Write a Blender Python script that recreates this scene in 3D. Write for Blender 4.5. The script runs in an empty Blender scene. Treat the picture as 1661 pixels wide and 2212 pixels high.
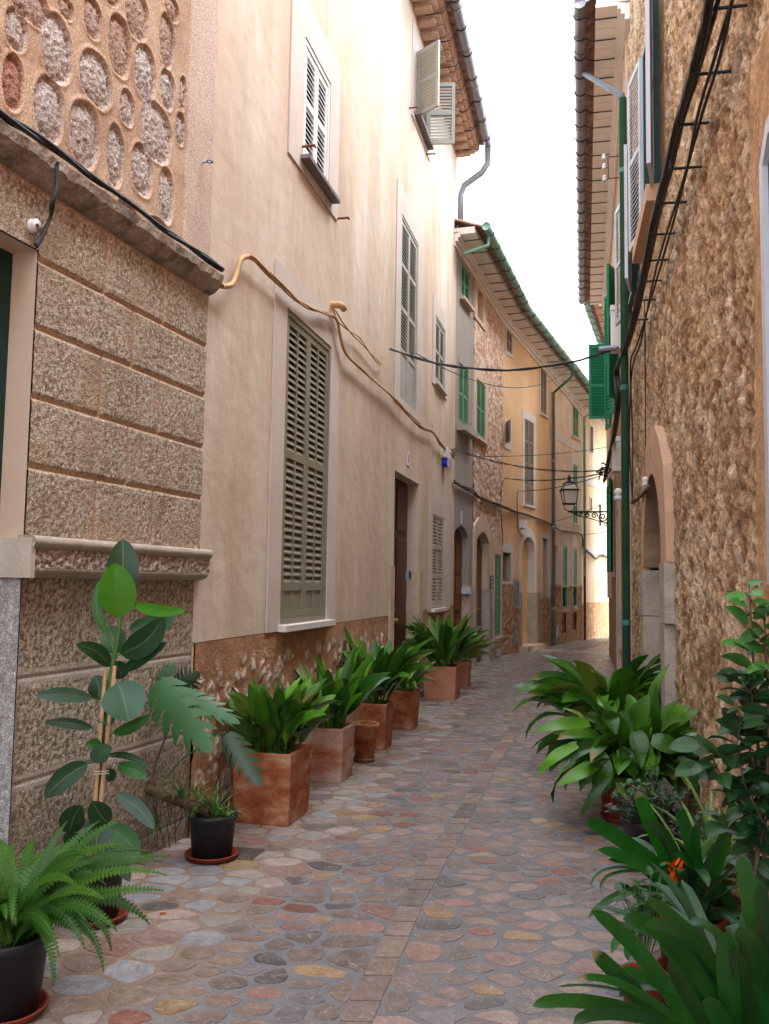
import bpy, math, random
import numpy as np
from mathutils import Vector, Matrix
from mathutils.geometry import tessellate_polygon
random.seed(7)
rad = math.radians
scene = bpy.context.scene
COL = scene.collection

# ---------------------------------------------------------------- camera
FOC, CX, CY, EYE = 1890.0, 830.5, 1106.0, 1.6
PITCH, ROLL = math.atan(154 / FOC), 0.0155
vF = np.array([0, math.cos(PITCH), math.sin(PITCH)])
vU0 = np.array([0, -math.sin(PITCH), math.cos(PITCH)])
vR0 = np.array([1.0, 0, 0])
vR = math.cos(ROLL) * vR0 + math.sin(ROLL) * vU0
vU = -math.sin(ROLL) * vR0 + math.cos(ROLL) * vU0
cam = bpy.data.cameras.new('camera')
cam.sensor_fit = 'HORIZONTAL'; cam.sensor_width = 36; cam.lens = FOC / 1661 * 36
cam.clip_start = 0.05; cam.clip_end = 3000
co = bpy.data.objects.new('camera', cam); COL.objects.link(co)
co.matrix_world = Matrix(((vR[0], vU[0], -vF[0], 0), (vR[1], vU[1], -vF[1], 0), (vR[2], vU[2], -vF[2], EYE), (0, 0, 0, 1)))
scene.camera = co

# ---------------------------------------------------------------- sky, sun, exposure (bright overcast)
SUN_EL, SUN_ROT = rad(60), rad(88)
world = bpy.data.worlds.new('World'); scene.world = world; world.use_nodes = True
nt = world.node_tree; nt.nodes.clear()
sky = nt.nodes.new('ShaderNodeTexSky'); sky.sky_type = 'NISHITA'; sky.sun_disc = False
sky.sun_elevation = SUN_EL; sky.sun_rotation = SUN_ROT; sky.dust_density = 3.0; sky.air_density = 1.0
hs = nt.nodes.new('ShaderNodeHueSaturation'); hs.inputs['Saturation'].default_value = 0.30; hs.inputs['Value'].default_value = 1.0
bg = nt.nodes.new('ShaderNodeBackground'); bg.inputs['Strength'].default_value = 0.15
wo = nt.nodes.new('ShaderNodeOutputWorld')
cl = nt.nodes.new('ShaderNodeMix'); cl.data_type = 'RGBA'; cl.inputs[0].default_value = .85; cl.inputs[7].default_value = (7.2, 8.1, 9.1, 1)   # even cloud cover over the clear sky
nt.links.new(sky.outputs[0], hs.inputs['Color']); nt.links.new(hs.outputs[0], cl.inputs[6]); nt.links.new(cl.outputs[2], bg.inputs['Color']); nt.links.new(bg.outputs[0], wo.inputs[0])
sl = bpy.data.lights.new('sun', 'SUN'); sl.energy = 1.5; sl.angle = rad(40); sl.color = (1.0, 0.995, 0.985)
so = bpy.data.objects.new('sun', sl); COL.objects.link(so)
sd = Vector((math.sin(SUN_ROT) * math.cos(SUN_EL), math.cos(SUN_ROT) * math.cos(SUN_EL), math.sin(SUN_EL)))
so.rotation_euler = sd.to_track_quat('Z', 'Y').to_euler(); so.location = (0, 0, 30)
scene.view_settings.view_transform = 'Standard'; scene.view_settings.look = 'None'
scene.view_settings.exposure = 2.05; scene.view_settings.gamma = 1.0
scene.cycles.max_bounces = 8; scene.cycles.diffuse_bounces = 5

# ---------------------------------------------------------------- geometry of the photo -> places
def ray(x, y): return vF * FOC + vR * (x - CX) - vU * (y - CY)
def g(x, y, z=0.0):
    d = ray(x, y); t = (z - EYE) / d[2]; return np.array([d[0] * t, d[1] * t])
def P(x, y, dist):
    d = ray(x, y); t = dist / d[1]; return Vector((d[0] * t, dist, d[2] * t + EYE))
def vd(x):
    d = ray(x, 1260 + .0155 * (x - 830))[:2]; return d / np.hypot(*d)
class W:                                    # a vertical plane: s along it, z up, d out of it
    def __init__(s, a, u, n, L=0): s.a = np.array(a, float); s.u = np.array(u, float); s.n = np.array(n, float); s.L = L
    @staticmethod
    def between(a, b, side):
        u = b - a; L = np.hypot(*u); u = u / L
        return W(a, u, np.array([u[1], -u[0]]) * (1 if side == 'L' else -1), L)
    def T(s, q, z, d=0.0): p = s.a + s.u * q + s.n * d; return (p[0], p[1], z)
    def px(s, x, y, off=0.0):
        d = ray(x, y); t = ((s.a + s.n * off) @ s.n) / (d[:2] @ s.n)
        Q = d * t; return float((Q[:2] - s.a) @ s.u), float(Q[2] + EYE)
    def leaf(s, q, d, ang, flip=1):         # frame of an opened leaf hinged at q
        o = s.a + s.u * q + s.n * d; e = s.u * math.cos(ang) * flip + s.n * math.sin(ang)
        m = -s.u * math.sin(ang) * flip + s.n * math.cos(ang); return W(o, e, m)
def r1(x, y): return .5006 * x, .5006 * y
def r2(x, y): return .5006 * x, 739.7 + .5006 * y
def r3(x, y): return .5006 * x, 1479.5 + .5006 * y
def r4(x, y): return 831.5 + .4993 * x, .4993 * y
def r5(x, y): return 831.5 + .4993 * x, 739.7 + .4993 * y
def r6(x, y): return 831.5 + .4993 * x, 1479.5 + .4993 * y
def c1(x, y): return 950.3 + .2406 * x, 405 + .2406 * y
def c2(x, y): return 950.3 + .2441 * x, 917.9 + .2441 * y
def c3(x, y): return 1187.9 + .1953 * x, 594 + .1953 * y
def c4(x, y): return 1133.9 + .1953 * x, 1025.9 + .1953 * y
def z1(x, y): return .2503 * x, 1187.9 + .2503 * y
def z5(x, y): return 1107 + .3335 * x, 1781.9 + .3335 * y
def z4(x, y): return 1107 + .3335 * x, 1349.9 + .3335 * y
A = g(408, 1809); B = g(978, 1456); C = g(1083.8, 1416); D = g(1188.5, 1394.5); E_ = g(1257, 1382); G_ = g(1330, 1371)
u0 = vd(1440)
b0 = W.between(A - u0 * 4, A, 'L'); b1 = W.between(A, B, 'L'); b2 = W.between(B, C, 'L')
b4 = W.between(C, D, 'L'); b5 = W.between(D, E_, 'L'); b6 = W.between(E_, E_ + (G_ - E_) * 1.6, 'L')
K = g(1366, 1545); E1 = g(1315.5, 1412); NR = K - vd(1215) * 8.5
w1 = W.between(K, E1, 'R'); w0 = W.between(NR, K, 'R')

# ---------------------------------------------------------------- noise
_rng = np.random.RandomState(5); _perm = np.tile(_rng.permutation(512), 3); _ga = _rng.rand(512) * 2 * np.pi
def perlin(x, y):
    x = np.asarray(x, float) + 100; y = np.asarray(y, float) + 100
    xi = np.floor(x).astype(int); yi = np.floor(y).astype(int); xf = x - xi; yf = y - yi
    def gr(i, j, dx, dy):
        a = _ga[_perm[(_perm[i % 512] + j) % 512]]; return np.cos(a) * dx + np.sin(a) * dy
    uu = xf * xf * xf * (xf * (xf * 6 - 15) + 10); vv = yf * yf * yf * (yf * (yf * 6 - 15) + 10)
    a = gr(xi, yi, xf, yf); b = gr(xi + 1, yi, xf - 1, yf); c = gr(xi, yi + 1, xf, yf - 1); d = gr(xi + 1, yi + 1, xf - 1, yf - 1)
    return (a + (b - a) * uu) * (1 - vv) + (c + (d - c) * uu) * vv
def fbm(x, y, o=4, gain=.5):
    r = 0; a = 1.0; f = 1.0
    for k in range(o): r = r + a * perlin(x * f + 17 * k, y * f + 31 * k); a *= gain; f *= 2.03
    return r
def worley(x, y, jit=.85):
    xi = np.floor(x).astype(int); yi = np.floor(y).astype(int)
    f1 = np.full(x.shape, 9.0); f2 = np.full(x.shape, 9.0); idd = np.zeros(x.shape)
    for i in (-1, 0, 1):
        for j in (-1, 0, 1):
            cxx = xi + i; cyy = yi + j; h = _perm[(_perm[(cxx + 1000) % 512] + cyy + 1000) % 512]
            px_ = cxx + .5 + jit * (((h * 7919) % 512) / 512 - .5); py_ = cyy + .5 + jit * (((h * 104729 + 77) % 512) / 512 - .5)
            dd = np.hypot(px_ - x, py_ - y); cl = dd < f1
            f2 = np.where(cl, f1, np.minimum(f2, dd)); idd = np.where(cl, h / 512.0, idd); f1 = np.where(cl, dd, f1)
    return f1, f2, idd
def sstep(a, b, x): t = np.clip((x - a) / (b - a), 0, 1); return t * t * (3 - 2 * t)

# ---------------------------------------------------------------- materials
def S(r, g_, b):
    f = lambda c: (c / 255 / 12.92) if c / 255 <= .04045 else ((c / 255 + .055) / 1.055) ** 2.4
    return (f(r), f(g_), f(b), 1)
MATS = {}
def mat(name, cols, scale=2.0, detail=6, rough=.85, bump=0.0, bscale=30.0, bdist=.01, attr=False, fine=.15, stretch=(1, 1, 1), metal=0.0,
        spec=.3, bump2=0.0, b2scale=6.0, trans=0.0, veins=None, alpha=None, uvstripe=0.0, mask=True, midrib=None, stain=0.0):
    m = bpy.data.materials.new(name); m.use_nodes = True; MATS[name] = m
    n = m.node_tree.nodes; l = m.node_tree.links; bs = n['Principled BSDF']
    tc = n.new('ShaderNodeTexCoord'); mp = n.new('ShaderNodeMapping'); mp.inputs['Scale'].default_value = stretch
    l.new(tc.outputs['Object'], mp.inputs[0])
    tx = n.new('ShaderNodeTexNoise'); tx.inputs['Scale'].default_value = scale; tx.inputs['Detail'].default_value = detail; tx.inputs['Roughness'].default_value = .62
    l.new(mp.outputs[0], tx.inputs['Vector'])
    rp = n.new('ShaderNodeValToRGB'); el = rp.color_ramp.elements
    k = len(cols)
    el[0].position = .32; el[0].color = cols[0]; el[1].position = .68; el[1].color = cols[-1]
    for i in range(1, k - 1):
        e = el.new(.32 + .36 * i / (k - 1)); e.color = cols[i]
    l.new(tx.outputs['Fac'], rp.inputs[0]); out = rp.outputs[0]
    def mixc(kind, fac, a, b):
        x = n.new('ShaderNodeMix'); x.data_type = 'RGBA'; x.blend_type = kind
        if isinstance(fac, float): x.inputs[0].default_value = fac
        else: l.new(fac, x.inputs[0])
        for s_, v in ((6, a), (7, b)):
            if isinstance(v, tuple): x.inputs[s_].default_value = v
            else: l.new(v, x.inputs[s_])
        return x.outputs[2]
    if attr:
        at = n.new('ShaderNodeAttribute'); at.attribute_name = 'Col'
        out = mixc('MULTIPLY', 1.0, at.outputs['Color'], out)
    if stain:
        ms = n.new('ShaderNodeMapping'); ms.inputs['Scale'].default_value = (1.6, 1.6, .22); l.new(tc.outputs['Object'], ms.inputs[0])
        t3 = n.new('ShaderNodeTexNoise'); t3.inputs['Scale'].default_value = 2.2; t3.inputs['Detail'].default_value = 9; t3.inputs['Roughness'].default_value = .68; l.new(ms.outputs[0], t3.inputs['Vector'])
        m3 = n.new('ShaderNodeMapRange'); m3.inputs[1].default_value = .38; m3.inputs[2].default_value = .62; m3.inputs[3].default_value = 1 - stain; m3.inputs[4].default_value = 1 + stain * .5; l.new(t3.outputs['Fac'], m3.inputs[0])
        out = mixc('MULTIPLY', 1.0, out, m3.outputs[0])
    if fine:
        t2 = n.new('ShaderNodeTexNoise'); t2.inputs['Scale'].default_value = bscale * 1.3; t2.inputs['Detail'].default_value = 3
        l.new(tc.outputs['Object'], t2.inputs['Vector'])
        mr = n.new('ShaderNodeMapRange'); mr.inputs[1].default_value = .3; mr.inputs[2].default_value = .7
        mr.inputs[3].default_value = 1 - fine; mr.inputs[4].default_value = 1 + fine; l.new(t2.outputs['Fac'], mr.inputs[0])
        out = mixc('MULTIPLY', 1.0, out, mr.outputs[0])
    if veins:
        wv = n.new('ShaderNodeTexNoise'); wv.inputs['Scale'].default_value = 9; wv.inputs['Detail'].default_value = 5; wv.inputs['Distortion'].default_value = 1.6
        l.new(tc.outputs['Object'], wv.inputs['Vector'])
        a1 = n.new('ShaderNodeMath'); a1.operation = 'SUBTRACT'; a1.inputs[1].default_value = .5; l.new(wv.outputs['Fac'], a1.inputs[0])
        a2 = n.new('ShaderNodeMath'); a2.operation = 'ABSOLUTE'; l.new(a1.outputs[0], a2.inputs[0])
        a3 = n.new('ShaderNodeMapRange'); a3.inputs[1].default_value = 0; a3.inputs[2].default_value = .014; a3.inputs[3].default_value = .55; a3.inputs[4].default_value = 0
        l.new(a2.outputs[0], a3.inputs[0]); out = mixc('MIX', a3.outputs[0], out, veins)
    ht = None
    if midrib:
        uv = n.new('ShaderNodeUVMap'); sp = n.new('ShaderNodeSeparateXYZ'); l.new(uv.outputs[0], sp.inputs[0])
        a = n.new('ShaderNodeMath'); a.operation = 'SUBTRACT'; a.inputs[1].default_value = .5; l.new(sp.outputs[0], a.inputs[0])
        b = n.new('ShaderNodeMath'); b.operation = 'ABSOLUTE'; l.new(a.outputs[0], b.inputs[0])
        c_ = n.new('ShaderNodeMapRange'); c_.inputs[1].default_value = .012; c_.inputs[2].default_value = .035; c_.inputs[3].default_value = .6; c_.inputs[4].default_value = 0; l.new(b.outputs[0], c_.inputs[0])
        out = mixc('MIX', c_.outputs[0], out, midrib)
        d_ = n.new('ShaderNodeMath'); d_.operation = 'MULTIPLY'; d_.inputs[1].default_value = 190.0; l.new(sp.outputs[1], d_.inputs[0])
        e_ = n.new('ShaderNodeMath'); e_.operation = 'MULTIPLY_ADD'; e_.inputs[1].default_value = -70.0; l.new(b.outputs[0], e_.inputs[0]); l.new(d_.outputs[0], e_.inputs[2])
        f_ = n.new('ShaderNodeMath'); f_.operation = 'SINE'; l.new(e_.outputs[0], f_.inputs[0])
        bn = n.new('ShaderNodeBump'); bn.inputs['Strength'].default_value = .25; bn.inputs['Distance'].default_value = .0012; l.new(f_.outputs[0], bn.inputs['Height']); l.new(bn.outputs[0], bs.inputs['Normal'])
    if uvstripe:
        uv = n.new('ShaderNodeUVMap'); sp = n.new('ShaderNodeSeparateXYZ'); l.new(uv.outputs[0], sp.inputs[0])
        a = n.new('ShaderNodeMath'); a.operation = 'MULTIPLY'; a.inputs[1].default_value = 60.0; l.new(sp.outputs[0], a.inputs[0])
        b = n.new('ShaderNodeMath'); b.operation = 'SINE'; l.new(a.outputs[0], b.inputs[0]); ht = b.outputs[0]
        mr2 = n.new('ShaderNodeMapRange'); mr2.inputs[1].default_value = -1; mr2.inputs[2].default_value = 1; mr2.inputs[3].default_value = 1 - uvstripe; mr2.inputs[4].default_value = 1 + uvstripe
        l.new(ht, mr2.inputs[0]); out = mixc('MULTIPLY', 1.0, out, mr2.outputs[0])
        bn = n.new('ShaderNodeBump'); bn.inputs['Strength'].default_value = .35; bn.inputs['Distance'].default_value = .001; l.new(ht, bn.inputs['Height']); l.new(bn.outputs[0], bs.inputs['Normal'])
    l.new(out, bs.inputs['Base Color'])
    bs.inputs['Roughness'].default_value = rough; bs.inputs['Metallic'].default_value = metal; bs.inputs['Specular IOR Level'].default_value = spec
    if bump:
        bt = n.new('ShaderNodeTexNoise'); bt.inputs['Scale'].default_value = bscale; bt.inputs['Detail'].default_value = 5; bt.inputs['Roughness'].default_value = .6
        l.new(tc.outputs['Object'], bt.inputs['Vector'])
        bn = n.new('ShaderNodeBump'); bn.inputs['Strength'].default_value = bump; bn.inputs['Distance'].default_value = bdist
        l.new(bt.outputs['Fac'], bn.inputs['Height'])
        if attr and mask:
            mm = n.new('ShaderNodeMath'); mm.operation = 'MULTIPLY'; mm.inputs[1].default_value = bump; l.new(at.outputs['Alpha'], mm.inputs[0]); l.new(mm.outputs[0], bn.inputs['Strength'])
        if bump2:
            b2_ = n.new('ShaderNodeTexNoise'); b2_.inputs['Scale'].default_value = b2scale; b2_.inputs['Detail'].default_value = 4; l.new(tc.outputs['Object'], b2_.inputs['Vector'])
            bn2 = n.new('ShaderNodeBump'); bn2.inputs['Strength'].default_value = bump2; bn2.inputs['Distance'].default_value = .05
            l.new(b2_.outputs['Fac'], bn2.inputs['Height']); l.new(bn2.outputs[0], bn.inputs['Normal'])
        l.new(bn.outputs[0], bs.inputs['Normal'])
    if trans:
        tr = n.new('ShaderNodeBsdfTranslucent'); l.new(out, tr.inputs['Color']); mx = n.new('ShaderNodeMixShader'); mx.inputs[0].default_value = trans
        l.new(bs.outputs[0], mx.inputs[1]); l.new(tr.outputs[0], mx.inputs[2]); l.new(mx.outputs[0], n['Material Output'].inputs[0])
    return m
def glass(name, col, a):
    m = bpy.data.materials.new(name); m.use_nodes = True; b = m.node_tree.nodes['Principled BSDF']
    b.inputs['Base Color'].default_value = col; b.inputs['Roughness'].default_value = .12; b.inputs['Alpha'].default_value = a; return m
M_plaster1 = mat('pink_plaster', [S(196, 169, 147), S(210, 189, 169), S(222, 207, 194)], 1.1, 8, .8, .25, 55, .004, fine=.05, stain=.08, stretch=(1, 1, .35), bump2=.25, b2scale=5)
M_trim1 = mat('pale_trim', [S(200, 184, 175), S(211, 197, 188)], 2, 5, .8, .12, 60, .003, fine=.03)
M_plaster0 = mat('warm_plaster', [S(196, 150, 122), S(212, 170, 142)], 3, 6, .85, .3, 90, .004, attr=False, fine=.06)
M_rub = mat('rubble_stone', [(.78, .78, .78, 1), (1, 1, 1, 1), (1.15, 1.12, 1.08, 1)], 9, 8, .92, .9, 48, .012, attr=True, fine=.28)
M_ash = mat('bush_hammered_stone', [(.78, .76, .74, 1), (.92, .91, .9, 1), (1.04, 1.04, 1.04, 1)], 1.7, 6, .9, 1.0, 105, .012, attr=True, fine=.55)
M_ruf0 = mat('rough_brown_stone', [(.72, .68, .62, 1), (1, 1, 1, 1), (1.2, 1.18, 1.15, 1)], 7, 9, .93, 1.0, 42, .018, attr=True, fine=.35)
M_stoneblk = mat('grey_dressed_stone', [S(150, 140, 130), S(175, 163, 150), S(188, 176, 165)], 5, 8, .85, .5, 60, .006, fine=.12)
M_stonewarm = mat('warm_dressed_stone', [S(176, 152, 128), S(196, 172, 148), S(208, 188, 166)], 4, 8, .85, .45, 60, .006, fine=.1)
M_ledge = mat('weathered_ledge_stone', [S(90, 82, 75), S(150, 138, 126), S(176, 162, 148)], 7, 8, .9, .9, 40, .012, fine=.2)
M_mould = mat('moulding_stone', [S(186, 170, 154), S(206, 192, 178)], 6, 6, .85, .3, 60, .006, fine=.08)
M_grey = mat('grey_render', [S(150, 143, 136), S(166, 158, 150)], 2, 7, .9, .25, 70, .004, fine=.06, stretch=(1, 1, .5), stain=.1)
M_yel = mat('yellow_plaster', [S(220, 180, 134), S(232, 194, 150), S(238, 204, 162)], .9, 6, .85, .15, 60, .003, fine=.03)
M_cream = mat('cream_plaster', [S(216, 188, 158), S(230, 208, 182), S(236, 220, 198)], 1.2, 8, .85, .3, 30, .006, fine=.05, stain=.12)
M_cream2 = mat('pale_yellow_plaster', [S(216, 188, 150), S(230, 208, 174), S(236, 218, 190)], .9, 8, .85, .3, 30, .006, fine=.05, stain=.14)
M_trimw = mat('white_trim', [S(210, 200, 192), S(222, 213, 205)], 3, 5, .8, .15, 60, .003, fine=.03)
M_pinkp = mat('rose_plaster', [S(204, 174, 152), S(216, 190, 168)], 2, 5, .85, .15, 60, .003, fine=.03)
M_rend1 = mat('brown_roughcast', [S(168, 134, 104), S(186, 150, 118)], 4, 6, .92, .8, 110, .008, fine=.15)
M_soff = mat('soffit_plaster', [S(222, 210, 202), S(234, 224, 217)], 3, 5, .85, .1, 50, .003, fine=.04)
M_terra = mat('terracotta_tile', [S(176, 142, 120), S(196, 162, 140), S(208, 180, 160)], 9, 6, .85, .3, 60, .004, fine=.12)
M_terrad = mat('weathered_roof_tile', [S(96, 74, 64), S(140, 104, 86), S(160, 126, 106)], 8, 6, .9, .3, 50, .005, fine=.15)
M_greypaint = mat('sage_grey_paint', [S(128, 122, 106), S(138, 131, 114)], 3, 3, .5, 0, fine=0.02)
M_greyl = mat('pale_sage_paint', [S(160, 156, 146), S(172, 168, 158)], 3, 3, .5, 0, fine=.03)
M_whpaint = mat('white_paint', [S(214, 212, 210), S(224, 222, 220)], 3, 3, .5, 0, fine=0.02)
M_greytaupe = mat('taupe_paint', [S(128, 112, 98), S(142, 126, 110)], 3, 4, .6, 0, fine=.04)
M_beigepaint = mat('beige_paint', [S(164, 150, 132), S(176, 162, 144)], 3, 4, .55, 0, fine=.03)
M_green = mat('green_paint', [S(20, 118, 82), S(30, 134, 94)], 3, 4, .5, 0, fine=.05)
M_greenl = mat('faded_green_paint', [S(70, 128, 92), S(96, 150, 110)], 4, 5, .6, 0, fine=.06)
M_dgreen = mat('dark_green_paint', [S(14, 54, 48), S(20, 66, 58)], 3, 4, .4, 0, fine=.03)
M_bluegrey = mat('blue_grey_paint', [S(200, 204, 214), S(186, 190, 202)], 3, 4, .45, 0, fine=.02)
M_dark = mat('dark_interior', [(.012, .011, .010, 1), (.02, .018, .016, 1)], 3, 2, .8, 0, fine=0)
M_wood = mat('brown_wood', [S(104, 56, 30), S(130, 74, 42)], 3, 7, .45, .1, 60, .003, fine=.1, stretch=(6, 6, .6))
M_wooddk = mat('dark_red_wood', [S(70, 34, 22), S(86, 44, 28)], 3, 7, .45, .1, 60, .003, fine=.1, stretch=(6, 6, .6))
M_ochdoor = mat('ochre_door_paint', [S(204, 156, 100), S(214, 166, 110)], 3, 4, .6, 0, fine=.03)
M_pgrey = mat('grey_painted_pipe', [S(92, 94, 100), S(108, 110, 116)], 3, 5, .6, 0, fine=.05)
M_zinc = mat('zinc_pipe', [S(128, 128, 134), S(150, 150, 156)], 3, 5, .45, .05, 60, .002, metal=.3, fine=.05)
M_gpipe = mat('green_pipe', [S(112, 156, 138), S(130, 170, 152)], 3, 5, .5, 0, fine=.06)
M_gpiped = mat('dark_green_pipe', [S(48, 98, 76), S(64, 112, 90)], 3, 5, .5, 0, fine=.1)
M_iron = mat('black_iron', [(.015, .015, .016, 1), (.03, .03, .032, 1)], 5, 3, .5, 0, metal=.4, fine=.05)
M_rust = mat('rusty_iron', [S(92, 48, 36), S(120, 70, 54)], 12, 4, .8, .2, 80, .002, fine=.1)
M_cable = mat('black_cable', [(.018, .018, .02, 1), (.035, .034, .035, 1)], 5, 3, .5, 0, fine=.05)
M_ycable = mat('ochre_painted_cable', [S(170, 134, 92), S(194, 158, 114)], 7, 4, .6, .1, 60, .002, fine=.06)
M_gcable = mat('grey_brown_cable', [S(92, 82, 76), S(116, 104, 96)], 7, 4, .7, .1, 60, .002, fine=.06)
M_white = mat('white_plastic', [S(218, 216, 212), S(228, 226, 222)], 3, 3, .4, 0, fine=.02)
M_blue = mat('blue_plastic', [S(14, 44, 170), S(18, 52, 186)], 3, 3, .3, 0, fine=.02)
M_slate = mat('slate_sill', [S(104, 98, 98), S(126, 120, 120)], 6, 5, .7, .2, 60, .003, fine=.08)
M_pot1 = mat('weathered_terracotta', [S(112, 58, 34), S(154, 86, 52), S(176, 118, 84), S(202, 162, 134)], 4.2, 9, .85, .5, 30, .006, fine=.12, stretch=(1, 1, 1.8))
M_pot2 = mat('limewashed_terracotta', [S(150, 78, 50), S(178, 128, 106), S(192, 164, 150), S(198, 174, 162)], 2.6, 9, .85, .4, 30, .005, fine=.1, stretch=(1, 1, 2.2))
M_pot3 = mat('clean_terracotta', [S(168, 100, 70), S(184, 124, 98), S(196, 142, 118)], 3, 8, .8, .3, 40, .004, fine=.08)
M_saucer = mat('red_plastic_saucer', [S(126, 54, 34), S(142, 66, 44)], 5, 4, .5, 0, fine=.06)
M_black = mat('black_plastic_pot', [(.014, .015, .017, 1), (.024, .025, .028, 1)], 6, 4, .45, .05, 50, .003, fine=.08)
M_soil = mat('potting_soil', [(.02, .014, .01, 1), (.05, .035, .025, 1)], 20, 5, .95, .8, 60, .01, fine=.3)
M_leaf = mat('strappy_leaf', [(.8, .85, .8, 1), (1, 1, 1, 1), (1.2, 1.15, 1.1, 1)], 8, 4, .30, 0, bscale=30, attr=True, fine=.06, spec=.5, trans=.12, uvstripe=.28)
M_leafg = mat('glossy_leaf', [(.85, .9, .85, 1), (1.08, 1.05, 1.05, 1)], 6, 4, .34, 0, bscale=25, attr=True, fine=.05, spec=.4, trans=.1, midrib=(.12, .2, .06, 1))
M_fern = mat('fern_leaf', [(.85, .85, .8, 1), (1.1, 1.1, 1.1, 1)], 6, 4, .5, 0, attr=True, fine=.08, spec=.35, trans=.25)
M_stem = mat('green_stem', [S(60, 96, 40), S(80, 116, 52)], 8, 4, .5, 0, fine=.1)
M_bark = mat('brown_stem', [S(84, 66, 50), S(110, 90, 70)], 18, 5, .85, .3, 60, .004, fine=.2)
M_bamboo = mat('bamboo_cane', [S(150, 112, 80), S(172, 134, 98)], 8, 4, .55, 0, fine=.1)
M_stones = mat('paving_stone', [(.62, .60, .60, 1), (.82, .82, .82, 1), (1.05, 1.04, 1.03, 1)], 14, 9, .42, .5, 40, .004, attr=True, fine=.16, veins=(.55, .48, .44, 1), spec=.4)
M_mortar = mat('mortar', [(.76, .76, .77, 1), (.98, .98, 1.0, 1)], 12, 8, .88, .6, 140, .003, attr=True, fine=.25)
M_ground = mat('earth', [S(110, 100, 90), S(130, 118, 106)], 1, 6, .95, .3, 20, .01)
M_flower = mat('orange_petal', [S(216, 70, 20), S(236, 104, 34)], 20, 3, .5, 0, fine=.05, trans=.2)
M_glass = glass('lamp_glass', (.75, .66, .6, 1), .55)
M_brass = mat('brass', [S(200, 160, 70), S(220, 180, 90)], 5, 3, .3, 0, metal=.9, fine=.02)

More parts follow.
